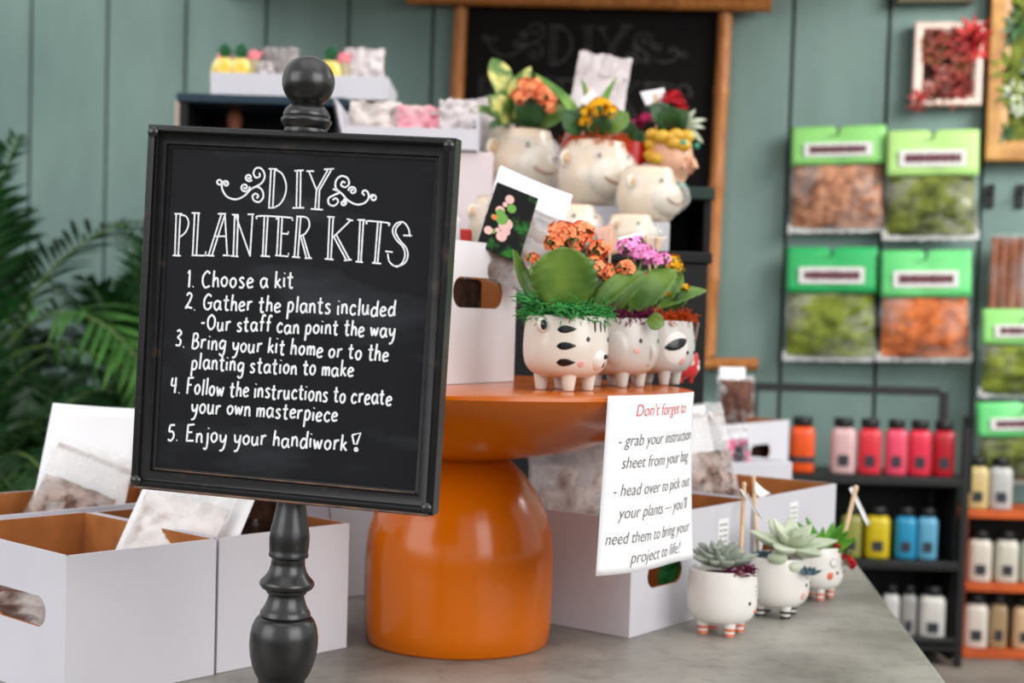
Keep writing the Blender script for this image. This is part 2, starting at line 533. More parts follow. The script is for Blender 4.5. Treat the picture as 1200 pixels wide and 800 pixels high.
# lighter worn sill line along the bottom inside edge
mb = MB()
mb.tube([(-BW / 2 + .02, -0.0035, ZB + .0185), (0, -0.004, ZB + .0185), (BW / 2 - .02, -0.0035, ZB + .0185)], .0008, 6)
mb.tube([(-BW / 2 + .004, -0.0118, ZB + .0005), (0, -0.0118, ZB + .0003), (BW / 2 - .004, -0.0118, ZB + .0005)], .0014, 6)
mb.build('worn_edge', mat('worn_brown', (112, 80, 60), .6, c2=(56, 44, 38), scale=60), frame)
for sx in (-1, 1):
    for sz in (-1, 1):
        mb = MB()
        T = Matrix.Translation((sx * (BW / 2 - 0.006), -0.0125, ZC + sz * (BH_ / 2 - 0.007))) @ Matrix.Rotation(pi / 2, 4, 'X')
        mb.lathe([(0, -.002), (.0048, -.002), (.0052, .0006), (.004, .002), (.002, .0028), (0, .003)], 18, T=T)
        mb.build('corner_peg', BLACKPAINT, frame)
# post: foot, bulb, ring, vase; the board is fixed to its front; finial on top
K = 0.000803


def zpx(py): return sign_uv(335, py, 0).z


prof = [(0, 0), (.062, 0), (.064, .004), (.060, .010), (.046, .014), (.042, .020), (.030, .026), (.0235, .034), (.024, .042)]
for py, w in ((806, 56), (798, 66), (788, 74), (776, 80), (764, 82.5), (752, 82), (742, 78), (734, 71), (731, 66), (729.5, 58), (728, 61), (724, 60), (721, 55), (714, 48), (706, 43), (703, 43), (702, 47), (699, 50), (697, 50),
              (696, 60), (692, 66), (689, 66), (686, 62), (682, 54), (676, 46), (669, 41.5), (661, 40), (659, 42), (658, 47), (655, 48), (653, 46), (645, 48), (636, 48.5), (626, 46), (613, 41), (600, 36), (590, 34), (586, 34)):
    prof.append((w / 2 * K, zpx(py)))
prof += [(.0125, ZB + .02), (.0125, ZT - .002), (0, ZT - .002)]
mb = MB(); mb.lathe(prof, 44, T=Matrix.Translation((0, 0.0265, 0)) @ Matrix.Diagonal((1, 1, 1, 1)))
for i, p in enumerate(mb.v):               # the shaft behind the board is set back from it
    pass
mb.build('turned_post', BLACKPAINT, sign, ang=50)
zt = ZT
mb = MB()
cprof = [(0, zt - .004), (.0185, zt - .004), (.0205, zt + .001), (.0195, zt + .004), (.0215, zt + .006), (.0238, zt + .0105), (.0238, zt + .0125), (.0215, zt + .0145), (.0222, zt + .0165),
         (.0205, zt + .021), (.0165, zt + .0255), (.012, zt + .0275), (.0105, zt + .030)]
bz, br = zt + .0475, .0246
a0 = math.asin(.0105 / br)
for i in range(15):
    a = a0 + (pi - a0) * i / 14
    cprof.append((br * sin(a) if i < 14 else 0, bz - br * cos(a)))
mb.lathe(cprof, 44, T=Matrix.Translation((0, 0.008, 0)))
mb.build('ball_finial', BLACKPAINT, sign, ang=50)

# ---- stroke lettering
GL = {
 'a': (.95, [[(.8, .85), (.5, 1), (.15, .8), (.1, .35), (.35, 0), (.65, .2), (.8, .6)], [(.82, 1), (.8, .4), (.98, 0)]]),
 'c': (.8, [[(.78, .8), (.45, 1), (.12, .6), (.2, .15), (.5, 0), (.8, .2)]]),
 'd': (.9, [[(.78, .8), (.45, .98), (.12, .55), (.25, .05), (.6, .1), (.8, .5)], [(.9, 1.75), (.82, .7), (.88, 0)]]),
 'e': (.8, [[(.12, .48), (.5, .55), (.76, .75), (.5, 1), (.2, .82), (.1, .4), (.32, .02), (.82, .15)]]),
 'f': (.65, [[(.8, 1.6), (.55, 1.75), (.36, 1.4), (.32, .6), (.3, 0)], [(.05, .95), (.65, 1)]]),
 'g': (.9, [[(.78, .85), (.45, 1), (.12, .65), (.2, .15), (.5, .1), (.78, .5)], [(.82, 1), (.8, .2), (.72, -.5), (.4, -.72), (.12, -.5)]]),
 'h': (.8, [[(.2, 1.75), (.14, .8), (.12, 0)], [(.13, .55), (.4, .95), (.65, .85), (.7, .4), (.74, 0)]]),
 'i': (.3, [[(.15, 1), (.13, .5), (.17, 0)], [(.17, 1.42), (.2, 1.5)]]),
 'j': (.5, [[(.4, 1), (.4, -.3), (.2, -.65), (0, -.5)], [(.42, 1.42), (.45, 1.5)]]),
 'k': (.75, [[(.18, 1.75), (.12, 0)], [(.68, .95), (.18, .42)], [(.3, .5), (.78, 0)]]),
 'l': (.3, [[(.2, 1.75), (.15, 0)]]),
 'm': (1.1, [[(.1, 1), (.12, 0)], [(.12, .6), (.35, .95), (.52, .8), (.54, 0)], [(.54, .6), (.78, .95), (.98, .8), (1.02, 0)]]),
 'n': (.8, [[(.12, 1), (.12, 0)], [(.13, .6), (.4, .97), (.65, .8), (.7, .3), (.76, 0)]]),
 'o': (.85, [[(.5, 1), (.15, .75), (.12, .3), (.4, 0), (.72, .25), (.75, .75), (.45, 1)]]),
 'p': (.85, [[(.18, 1), (.1, -.75)], [(.15, .75), (.45, 1), (.76, .7), (.65, .15), (.35, 0), (.14, .25)]]),
 'r': (.65, [[(.15, 1), (.14, 0)], [(.14, .55), (.35, .92), (.68, .95)]]),
 's': (.72, [[(.66, .88), (.4, 1), (.15, .8), (.38, .55), (.64, .3), (.45, .02), (.08, .1)]]),
 't': (.7, [[(.36, 1.6), (.32, .3), (.48, 0), (.68, .12)], [(.02, 1.05), (.68, 1.1)]]),
 'u': (.88, [[(.12, 1), (.12, .3), (.35, 0), (.65, .25), (.74, 1)], [(.74, .9), (.76, .2), (.88, 0)]]),
 'w': (1.05, [[(.05, 1), (.27, .03), (.5, .8), (.74, .03), (1, 1)]]),
 'y': (.85, [[(.1, 1), (.2, .35), (.48, .25), (.74, .6)], [(.8, 1), (.72, 0), (.5, -.6), (.15, -.72)]]),
 'C': (1.05, [[(1, 1.45), (.65, 1.7), (.2, 1.25), (.12, .55), (.45, 0), (1.02, .2)]]),
 'G': (1.15, [[(1, 1.45), (.6, 1.7), (.15, 1.1), (.2, .3), (.6, 0), (.98, .3), (.98, .75)], [(.6, .72), (1.18, .78)]]),
 'O': (1.15, [[(.6, 1.65), (.15, 1.2), (.15, .4), (.55, 0), (1, .4), (1.02, 1.2), (.55, 1.65)]]),
 'B': (1.0, [[(.18, 1.65), (.14, 0)], [(.16, 1.62), (.6, 1.65), (.75, 1.3), (.55, .95), (.2, .85)], [(.2, .85), (.75, .8), (.9, .35), (.55, 0), (.14, .02)]]),
 'F': (.95, [[(.2, 1.65), (.15, 0)], [(.15, 1.62), (.95, 1.7)], [(.18, .9), (.72, .95)]]),
 'E': (1.0, [[(.2, 1.65), (.16, 0)], [(.15, 1.62), (.95, 1.72)], [(.18, .88), (.75, .92)], [(.14, .02), (1, .06)]]),
 '1': (.35, [[(.05, 1.4), (.22, 1.65), (.18, 0)]]),
 '2': (.9, [[(.15, 1.35), (.4, 1.65), (.75, 1.4), (.5, .7), (.08, .05), (.3, .15), (.9, .05)]]),
 '3': (.8, [[(.15, 1.5), (.45, 1.65), (.7, 1.3), (.3, .9), (.7, .6), (.6, .1), (.1, .1)]]),
 '4': (.95, [[(.2, 1.6), (.12, .8), (.85, .85)], [(.7, 1.65), (.66, 0)]]),
 '5': (.85, [[(.25, 1.6), (.2, .95), (.6, .95), (.78, .5), (.5, .02), (.1, .12)], [(.25, 1.6), (.8, 1.65)]]),
 '.': (.3, [[(.1, .02), (.16, .06)]]), '-': (.6, [[(.05, .6), (.5, .62)]]), ' ': (.62, []),
}


def text_strokes(s, p0, p1, xh):
    """pixel strokes for a line of handwriting from baseline p0 to p1"""
    rnd = random.Random(s)
    adv, total = [], 0
    for ch in s:
        adv.append(total); total += GL[ch][0] + (.24 if ch != ' ' else 0)
    total -= .24
    L = math.hypot(p1[0] - p0[0], p1[1] - p0[1]); ex = ((p1[0] - p0[0]) / L, (p1[1] - p0[1]) / L)
    ey = (ex[1] + .03, -1.0)
    k = L / total; out = []
    for ch, a in zip(s, adv):
        jx, jy, js = rnd.uniform(-.03, .03), rnd.uniform(-.1, .1), rnd.uniform(.93, 1.07)
        for st in GL[ch][1]:
            pp = []
            for x, y in (smoothpath(st, 5) if len(st) > 2 else st):
                u = (a + x + jx) * k; v = (y * js + jy) * xh
                pp.append((p0[0] + ex[0] * u + ey[0] * v, p0[1] + ex[1] * u + ey[1] * v))
            out.append((pp, 1.25))
    return out


def z1(pts): return [(150 + x / 2.9625, 50 + y / 2.9625) for x, y in pts]
def z2(p): return (150 + p[0] / 2.58, 300 + p[1] / 2.58)


def spiral(cx, cy, r0, a0, turns, n=22, r1=1.5):
    return [(cx + (r0 + (r1 - r0) * i / n) * cos(a0 + turns * 2 * pi * i / n), cy + (r0 + (r1 - r0) * i / n) * sin(a0 + turns * 2 * pi * i / n)) for i in range(n + 1)]


HEAD1 = [  # DIY and its scrolls, coordinates of the enlarged photo
 [(497, 440), (490, 572)], [(510, 440), (503, 572)], [(489, 438), (518, 439)], [(487, 573), (510, 573)],
 [(512, 441), (535, 455), (549, 490), (546, 528), (528, 560), (503, 574)],
 [(588, 445), (585, 575)], [(600, 445), (598, 575)], [(578, 445), (610, 443)], [(572, 574), (612, 573)],
 [(628, 445), (655, 512)], [(695, 440), (655, 512)], [(706, 442), (665, 512)], [(620, 446), (646, 446)], [(681, 440), (716, 438)],
 [(655, 512), (650, 578)], [(665, 512), (662, 578)], [(635, 577), (677, 580)],
]
SW1 = [
 spiral(318, 484, 9, 0, 1.0, r1=7), [(326, 492), (328, 510), (345, 535), (375, 544), (404, 532), (428, 508), (455, 494), (470, 480), (475, 458), (463, 437), (445, 436), (436, 452), (444, 468), (458, 464), (456, 452)],
 spiral(340, 490, 12, pi * .9, 1.4), spiral(406, 502, 17, -.2, 1.6), spiral(420, 468, 14, .6, 1.5),
 [(428, 508), (448, 500), (466, 512), (470, 536), (456, 553), (438, 548), (433, 532), (444, 524), (453, 532), (447, 540)],
 [(712, 508), (738, 520), (765, 548), (795, 562), (822, 556), (836, 538), (832, 518), (820, 513), (814, 522), (822, 530)],
 [(738, 520), (722, 505), (722, 480), (740, 463), (762, 470), (768, 490), (754, 502), (740, 494), (746, 482), (755, 487)],
 spiral(780, 514, 15, pi, 1.5), [(738, 520), (718, 528), (697, 540), (698, 560), (716, 566), (730, 552), (722, 540), (711, 546)],
 spiral(748, 556, 12, -pi / 2, 1.4), spiral(852, 539, 12, pi, 1.3, r1=5),
]
HEAD2 = [
 [(168, 595), (163, 738)], [(182, 597), (175, 738)], [(162, 594), (188, 594)], [(156, 738), (184, 740)], [(182, 597), (203, 604), (211, 628), (200, 658), (178, 676)],
 [(232, 592), (225, 738)], [(246, 592), (238, 738)], [(222, 591), (250, 592)], [(222, 738), (268, 739), (271, 724)],
 [(325, 595), (280, 738)], [(337, 597), (292, 738)], [(337, 597), (345, 740)], [(303, 672), (342, 672)], [(272, 738), (300, 740)], [(330, 738), (354, 739)], [(313, 594), (341, 594)],
 [(371, 598), (366, 740)], [(383, 600), (378, 740)], [(374, 598), (425, 742)], [(433, 596), (424, 742)], [(357, 740), (384, 742)], [(416, 596), (438, 596)], [(362, 597), (385, 598)],
 [(448, 612), (452, 602), (515, 604), (515, 614)], [(474, 604), (468, 740)], [(486, 604), (478, 740)], [(461, 740), (493, 742)],
 [(524, 604), (517, 738)], [(536, 604), (529, 740)], [(515, 603), (570, 608), (572, 618)], [(532, 662), (556, 664), (557, 655)], [(511, 738), (556, 742), (558, 730)],
 [(588, 604), (578, 744)], [(600, 604), (590, 744)], [(585, 603), (622, 608), (630, 636), (614, 664), (592, 672)], [(600, 672), (620, 748)], [(608, 670), (631, 748)], [(570, 743), (598, 746)], [(614, 748), (639, 748)],
 [(700, 606), (694, 750)], [(713, 606), (705, 752)], [(692, 604), (718, 606)], [(684, 750), (714, 753)], [(774, 616), (712, 676)], [(760, 612), (782, 618)], [(715, 674), (758, 754)], [(724, 668), (769, 752)], [(750, 756), (777, 753)],
 [(806, 616), (800, 760)], [(818, 616), (809, 762)], [(797, 615), (824, 616)], [(791, 760), (816, 762)],
 [(830, 630), (833, 619), (904, 626), (904, 636)], [(868, 622), (857, 763)], [(879, 623), (867, 764)], [(848, 764), (879, 767)],
 [(978, 668), (974, 645), (956, 623), (932, 628), (919, 652), (930, 682), (954, 708), (962, 738), (950, 768), (928, 776), (908, 760), (902, 732)],
 [(950, 625), (934, 640), (930, 660), (944, 686), (966, 712), (972, 738), (962, 764), (932, 779)], [(956, 669), (986, 670)], [(894, 724), (919, 727)],
]
strokes = [(z1(s), 1.0) for s in HEAD1 if len(s) == 2] + [(smoothpath(z1(s), 5), 1.0) for s in HEAD1 if len(s) > 2]
strokes += [(smoothpath(z1(s), 4), 1.15) for s in SW1]
strokes += [(z1(s), 1.0) if len(s) < 4 else (smoothpath(z1(s), 5), 1.0) for s in HEAD2]
for s, a, b_, xh in (("1. Choose a kit", (180, 93), (498, 96), 11.5), ("2. Gather the plants included", (172, 160), (806, 182), 11),
                     ("-Our staff can point the way", (220, 221), (806, 246), 10.5), ("3. Bring your kit home or to the", (142, 274), (786, 318), 10.8),
                     ("planting station to make", (190, 342), (680, 366), 10.5), ("4. Follow the instructions to create", (128, 414), (795, 450), 10.8),
                     ("your own masterpiece", (190, 472), (632, 500), 10.5), ("5. Enjoy your handiwork", (118, 557), (660, 586), 11)):
    strokes += text_strokes(s, z2(a), z2(b_), xh)
strokes += [([z2(p) for p in ((678, 541), (704, 534), (692, 568), (684, 568), (678, 541))], 1.2), ([z2(p) for p in spiral(690, 584, 5, 0, 1, 10, 4)], 1.2)]
mb = MB()
for pts, w in strokes:
    P3 = [sign_uv(x, y, -0.0004) for x, y in pts]
    mb.tube(P3, w * 0.00078, 6, flat=(0, -1, 0))
let = mb.build('chalk_lettering', CHALK, panel)
let['label'] = 'white chalk lettering: DIY planter kits, five numbered steps'


# ================================================================== ORANGE PEDESTAL DISPLAY STAND
DT = 1.06
sf = PZ(535, 776, TABLE)
sc_ = Vector((sf.x * 1.905 / sf.y, 1.905, TABLE))
stand = thing('pedestal_stand', 'glossy orange pedestal stand with wide dish on domed base', 'display stand', sc_)
mb = MB()
mb.lathe([(0, 0), (.117, 0), (.121, .004), (.1235, .03), (.1245, .08), (.124, .12), (.121, .145), (.113, .172), (.100, .198), (.084, .220), (.067, .238), (.060, .244), (0, .244)], 72)
mb.build('domed_base', ORANGE, stand, ang=60)
mb = MB()
mb.lathe([(0, .238), (.058, .238), (.062, .243), (.075, .246), (.12, .252), (.17, .263), (.215, .281), (.256, .303), (.285, .321), (.297, .331), (.3005, .335), (.2995, .339), (.295, DT - TABLE), (0, DT - TABLE)], 96)
mb.build('dish', ORANGE, stand, ang=40)

# ---- paper notice that hangs from the rim of the dish
RIM = .3015
note = thing('paper_notice', 'white paper notice hanging over the rim of the orange dish', 'notice', (sc_.x, sc_.y, DT))
PT, PB = DT + .002, PZ(698, 674, 0.9).z
PB = PY(698, 674, 1.655).z


def note_pt(s, v, off=0.0):
    """s 0..1 left to right, v 0..1 top to bottom"""
    th0, thl = radians(34.7 - 1.7 * v), radians(58)
    run = 0.194 * s
    arc = (thl - th0) * RIM
    r = RIM + .0015 + off + .003 * v * sin(s * 5)
    if run <= arc:
        th = th0 + run / RIM
        return Vector((sc_.x + r * sin(th), sc_.y - r * cos(th), PT + (PB - PT) * v))
    ex = run - arc                       # the free right part stands off the rim, its lower corner curling out
    thc = thl + .35 * ex / RIM
    k = min(1, ex / .08)
    p = Vector((sc_.x + r * sin(thl), sc_.y - r * cos(thl), PT + (PB - PT) * v))
    tdir = Vector((cos(thc), sin(thc), 0)); ndir = Vector((sin(thl), -cos(thl), 0))
    return p + tdir * ex + ndir * (.018 * v * v * k ** 1.5)


def proj(p):
    d = p - CC; w_ = d.dot(F)
    return 600 + FPX * d.dot(RT) / w_, PPY - FPX * d.dot(UP) / w_


def note_s(px, v):
    a, b_ = 0.0, 1.0
    for _ in range(30):
        m_ = (a + b_) / 2
        if proj(note_pt(m_, v))[0] < px: a = m_
        else: b_ = m_
    return (a + b_) / 2


mb = MB()
mb.grid([[note_pt(i / 24, j / 24) for j in range(25)] for i in range(25)])
sheet = mb.build('paper_sheet', PAPER, note, world=True, solid=.0004)
mb = MB()
dg = None


def text_tris(body, shear=0.22, bold=-0.006):
    cu = bpy.data.curves.new('t', 'FONT'); cu.body = body; cu.shear = shear; cu.size = 1.0; cu.offset = bold
    cu.resolution_u = 3
    o = bpy.data.objects.new('t', cu); COL.objects.link(o)
    bpy.context.view_layer.update()
    ev = o.evaluated_get(bpy.context.evaluated_depsgraph_get())
    me = ev.to_mesh()
    vs = [tuple(v.co) for v in me.vertices]; fs = [tuple(p.vertices) for p in me.polygons]
    ev.to_mesh_clear()
    bpy.data.objects.remove(o); bpy.data.curves.remove(cu)
    return vs, fs


def note_text(body, s0, s1, v0, size, mi):
    vs, fs = text_tris(body)
    x0 = min(p[0] for p in vs); x1 = max(p[0] for p in vs)
    out = []
    for x, y, z in vs:
        out.append(note_pt(s0 + (x - x0) / (x1 - x0) * (s1 - s0), v0 - y * size, .0008))
    mb.add(out, fs, mi)


def note_line(body, x0, x1, v, mi):
    note_text(body, note_s(600 + x0 / 2.5, v - .03), min(.985, note_s(600 + x1 / 2.5, v - .03)), v, .088 if mi else .098, mi)


note_line("Don't forget to", 364, 508, .118, 0)
nl = mb.build('heading_text', mat('red_print', (226, 70, 78), .7), sheet, world=True, smooth=False)
nl['label'] = "red printed heading: Don't forget to"
mb = MB()
for body, x0, x1, v in (("- grab your instruction", 312, 522, .283), ("sheet from your bag", 321, 515, .408),
                        ("- head over to pick out", 297, 519, .562), ("your plants \u2014 you'll", 310, 512, .690),
                        ("need them to bring your", 273, 519, .832), ("project to life!", 346, 492, .948)):
    note_line(body, x0, x1, v, 0)
nl = mb.build('printed_text', mat('grey_print', (104, 102, 96), .7), sheet, world=True, smooth=False)
nl['label'] = 'grey printed lines: grab your instruction sheet, head over to pick out your plants'


# ================================================================== WHITE KIT BOXES
def wall_with_slot(mb, A, ex, L, Hh, n, th, slot=None, mo=0, mi_=1):
    """a cardboard side from A along ex, outward normal n; slot = (centre u, centre z, half width, half height)"""
    up = Vector((0, 0, 1))
    def P(u, z, d): return A + ex * u + up * z - n * d
    if slot is None:
        for d, mt, rev in ((0, mo, False), (th, mi_, True)):
            f = (0, 1, 2, 3)
            mb.add([P(0, 0, d), P(L, 0, d), P(L, Hh, d), P(0, Hh, d)], [f if not rev else f[::-1]], mt)
    else:
        cu, cz, hw, hh = slot
        N = 32; inner, outer = [], []
        for k in range(N):
            a = 2 * pi * (k + .5) / N
            dx, dz = cos(a), sin(a)
            x = hw - hh
            px_ = (x if dx > 0 else -x) + hh * dx; pz = hh * dz
            inner.append((cu + px_, cz + pz))
            tx = ((L - cu) / dx) if dx > 0 else (-cu / dx if dx < 0 else 1e9)
            tz = ((Hh - cz) / dz) if dz > 0 else (-cz / dz if dz < 0 else 1e9)
            t_ = min(tx, tz); outer.append((cu + dx * t_, cz + dz * t_))
        corners = [(0, 0), (L, 0), (L, Hh), (0, Hh)]
        for d, mt, rev in ((0, mo, False), (th, mi_, True)):
            vs = [P(*p, d) for p in outer] + [P(*p, d) for p in inner]
            fs = [(k, (k + 1) % N, N + (k + 1) % N, N + k) for k in range(N)]
            base_n = len(vs)
            for c in corners:       # corner fillers
                vs.append(P(*c, d)); ci = len(vs) - 1
                for k in range(N):
                    a_, b_ = outer[k], outer[(k + 1) % N]
                    onx = abs(a_[0] - c[0]) < 1e-6 and abs(b_[1] - c[1]) < 1e-6
                    ony = abs(a_[1] - c[1]) < 1e-6 and abs(b_[0] - c[0]) < 1e-6
                    if (onx or ony) and not (abs(a_[0] - b_[0]) < 1e-6 or abs(a_[1] - b_[1]) < 1e-6):
                        fs.append((k, ci, (k + 1) % N))
            if rev: fs = [f[::-1] for f in fs]
            mb.add(vs, fs, mt)
        vs = [P(*p, 0) for p in inner] + [P(*p, th) for p in inner]
        mb.add(vs, [(k, N + k, N + (k + 1) % N, (k + 1) % N) for k in range(N)], mi_)
    mb.add([P(0, Hh, 0), P(L, Hh, 0), P(L, Hh, th), P(0, Hh, th)], [(0, 1, 2, 3)], mo)


BOXG = 'white cardboard kit boxes'


def kit_box(label, C0, ang, L, Wd, Hh=.16, slots=(), sticker=None, th=.0035, z=TABLE, board=None):
    """near corner C0, first side runs along ang, second side along ang+90 deg; slots = ((side, u, z, hw, hh), ...)"""
    root = thing('kit_box', label, 'box', (C0[0], C0[1], z + .0006), 0, BOXG)
    e1 = Vector((cos(ang), sin(ang), 0)); e2 = Vector((-sin(ang), cos(ang), 0))
    C = Vector((C0[0], C0[1], z + .0006))
    sl = {s[0]: s[1:] for s in slots}
    mb = MB()
    wall_with_slot(mb, C, e1, L, Hh, -e2, th, sl.get(0))
    wall_with_slot(mb, C + e1 * L, e2, Wd, Hh, e1, th, sl.get(1))
    wall_with_slot(mb, C + e1 * L + e2 * Wd, -e1, L, Hh, e2, th, sl.get(2))
    wall_with_slot(mb, C + e2 * Wd, -e2, Wd, Hh, -e1, th, sl.get(3))
    mb.add([C, C + e1 * L, C + e1 * L + e2 * Wd, C + e2 * Wd], [(3, 2, 1, 0)], 0)
    up = Vector((0, 0, .003))
    mb.add([C + up, C + e1 * L + up, C + e1 * L + e2 * Wd + up, C + e2 * Wd + up], [(0, 1, 2, 3)], 1)
    mb.build('carton', [board or WHITEBOX, KRAFT], root, world=True, smooth=False)
    if sticker:
        u, zc, w, h = sticker
        mb = MB()
        p = C + e1 * u - e2 * .0006
        def Q(a, b): return p + e1 * a + Vector((0, 0, zc + b))
        mb.add([Q(-w / 2, -h / 2), Q(w / 2, -h / 2), Q(w / 2, h / 2), Q(-w / 2, h / 2)], [(0, 1, 2, 3)], 0)
        for r_ in range(4):
            zz = -h / 2 + h * (.18 + .2 * r_)
            for x0, x1 in ((-.38, -.05), (.0, .34)):
                mb.add([Q(x0 * w, zz - h * .035) - e2 * .0003, Q(x1 * w, zz - h * .035) - e2 * .0003, Q(x1 * w, zz + h * .035) - e2 * .0003, Q(x0 * w, zz + h * .035) - e2 * .0003], [(0, 1, 2, 3)], 1)
        mb.build('sticker', [mat('sticker_white', (246, 246, 244), .5), mat('grey_ink', (158, 158, 156), .8)], root, world=True, smooth=False)
    return root, e1, e2


# left pair, and the one behind
A0 = PZ(75, 826, TABLE); A1 = PZ(250, 790, TABLE)
aA = math.atan2(A1.y - A0.y, A1.x - A0.x); LA = (A1 - A0).length
kit_box('white box at the left edge with handle slot and brown inside, nearest of all', A0, aA - radians(1), LA - .002, .28,
        slots=((3, .28 - .095, .092, .055, .017),))
B0 = PZ(249, 790, TABLE); B1 = PZ(404, 759, TABLE)
aB = math.atan2(B1.y - B0.y, B1.x - B0.x)
kit_box('white box directly behind the turned post of the sign', B0 + Vector((.004, .003, 0)), aB, (B1 - B0).length - .003, .27)
# behind left box
Ap = PZ(162, 565, TABLE + .16); aP = aA
e1 = Vector((cos(aP), sin(aP), 0)); e2 = Vector((-sin(aP), cos(aP), 0))
kit_box('brown lined white box behind the left front box, holding a tall white bag', Ap - e1 * .40 - e2 * .20, aP, .40, .20)
# box glimpsed between the sign and the stand
kit_box('blurred white box glimpsed between turned post and orange stand', (-.28, 2.14), radians(35), .20, .20)
# right hand row
U0 = PZ(737, 748, TABLE); U1 = PZ(867, 588, TABLE + .16)
aU = math.atan2(U1.y - U0.y, U1.x - U0.x)
kit_box('white box under the dish behind the paper notice with handle slot and small sticker', U0, aU, (U1 - U0).length - .004, .24,
        slots=((0, .088, .078, .046, .0175),), sticker=(.250, .118, .032, .042))
V1 = PZ(980, 567, TABLE + .16)
eU = Vector((cos(aU), sin(aU), 0))
V1.z = 0
V0 = V1 - Vector((cos(aU + .02), sin(aU + .02), 0)) * .30
kit_box('white box with sticker behind the potted succulents, brown inside', V0, aU + .02, .30, .19,
        slots=((0, .075, .075, .05, .0175),), sticker=(.135, .122, .032, .042))
Wc = PZ(925, 492, TABLE + .165)
aW = radians(52)
kit_box('smaller looking white box at far end of counter with dark handle slot', Wc - Vector((cos(aW), sin(aW), 0)) * .36, aW, .36, .24, Hh=.165,
        slots=((0, .20, .085, .055, .02),))
# on the dish
D1 = PZ(602, 447, DT); aD = radians(60)
kit_box('white box with handle slot standing on the orange dish', D1 - Vector((cos(aD), sin(aD), 0)) * .29, aD, .29, .185, Hh=.184, z=DT, board=mat('bright_white_cardboard', (236, 235, 238), .6, var=.03, scale=9, spec=.3),
        slots=((0, .29 - .10, .118, .062, .020),))


# ================================================================== BAGS
def pouch_grid(w, h, th, nx=18, nz_=22, seed=0, side=1, crink=.004, z0=0.0, taper=0.0, topflat=True):
    P = []
    for i in range(nx + 1):
        u = i / nx; row = []
        for j in range(nz_ + 1):
            v = j / nz_
            ww = w * (1 - taper * v)
            t_ = th * (max(0, sin(pi * u)) ** .55) * (max(0, sin(pi * min(1, v * .92 + .02))) ** .5) * (1 - .55 * v if topflat else 1)
            cr = crink * (nz((u * 5, v * 6, seed)) + .6 * abs(nz((u * 11, v * 12, seed + 9)))) * (1 if 0 < i < nx and 0 < j < nz_ else .15)
            row.append(Vector(((u - .5) * ww + crink * .4 * nz((v * 7, i * .1, seed + 3)), -side * t_ + side * cr, z0 + v * h + crink * .5 * nz((u * 6, 5.2, seed)))))
        P.append(row)
    if side < 0: P = P[::-1]
    return P


def pouch(mb, w, h, th, seed=0, crink=.004, z0=0.0, taper=0.0, topflat=True, mi=0):
    mb.grid(pouch_grid(w, h, th, seed=seed, side=1, crink=crink, z0=z0, taper=taper, topflat=topflat), mi)
    mb.grid(pouch_grid(w, h, th * .8, seed=seed + 40, side=-1, crink=crink, z0=z0, taper=taper, topflat=topflat), mi)


def frameM(o, xdir, zdir):
    x = Vector(xdir).normalized(); z = Vector(zdir); z = (z - x * z.dot(x)).normalized(); y = z.cross(x)
    M = Matrix.Identity(4)
    for i in range(3): M[i][0], M[i][1], M[i][2], M[i][3] = x[i], y[i], z[i], o[i]
    return M


def bag_at(label, BL, BR, TL, w=None, cat='bag', name='soil_bag', fill=POTSOIL, fill_h=.6, card=None, th=.02, seed=0, film=PLASTIC, group='clear bags of potting mix'):
    """bag whose bottom corners are BL, BR and whose left edge runs to TL. card=(material, extra height)"""
    M = frameM((BL + BR) / 2, BR - BL, TL - BL)
    w = (BR - BL).length; h = (TL - BL).length
    root = thing(name, label, cat, M=M, group=group)
    mb = MB(); pouch(mb, w, h, th, seed, .005)
    pc = mb.build('pouch', film, root, ang=180)
    if fill:
        mb = MB(); pouch(mb, w * .93, h * fill_h, th * .88, seed + 5, .007, z0=h * .015, topflat=False)
        mb.build('soil_filling', fill, root, ang=180)
    mb = MB(); mb.box((0, -.0012, h * .90), (w * .98, .003, .006)); mb.build('zip_strip', mat('zip_plastic', (212, 204, 200), .3, alpha=.7), pc)
    if card:
        cm, zl, zh, dy, cw = card
        mb = MB()
        n = 10
        mb.grid([[Vector(((i / n - .5) * w * cw, dy + .004 * sin(i / n * pi), zl + (zh - zl) * j / n)) for j in range(n + 1)] for i in range(n + 1)])
        mb.build('instruction_card', cm, root, solid=.0006)
    return root, M, w, h


# bag standing in the rear left box
def card_at(label, TLc, TRc, BRc, BLc, m_=PAPER, bulge=.008, name='instruction_card', group=None):
    o_ = (BLc + BRc) / 2
    root = thing(name, label, 'card', o_, 0, group)
    mb = MB(); n = 12
    nn = (TRc - TLc).cross(BLc - TLc).normalized()
    mb.grid([[(TLc.lerp(TRc, i / n)).lerp(BLc.lerp(BRc, i / n), j / n) + nn * bulge * sin(pi * i / n) * (.4 + j / n) for j in range(n + 1)] for i in range(n + 1)])
    mb.build('card_sheet', m_, root, world=True, solid=.0006)
    return root


card_at('tall plain white card standing behind the tilted zip bag at the left edge', PY(62, 472, 2.10), PY(168, 479, 2.12), PY(140, 625, 2.05), PY(34, 612, 2.03))
bag_at('clear zip bag of pale soil tilted against a tall white card at the left', PY(14, 628, 1.985), PY(104, 662, 1.995), PY(66, 506, 2.06), fill=POTSOIL, fill_h=.60, seed=3, th=.018, film=FILM)
# white dusty bag in the front left box
bag_at('white card backed bag of dusty soil leaning under lower left corner of sign', PY(118, 690, 1.735), PY(222, 719, 1.695), PY(184, 536, 1.81), fill=PALEMIX, fill_h=.74,
       card=(PAPER, .01, .185, .016, 1.22), seed=8, th=.012, film=FILM)
bag_at('clear bag lying low in the front left box, seen through its handle slot', PY(-30, 745, 1.70), PY(60, 752, 1.66), PY(-34, 680, 1.72), fill=PALEMIX, fill_h=.8, seed=9, th=.02)
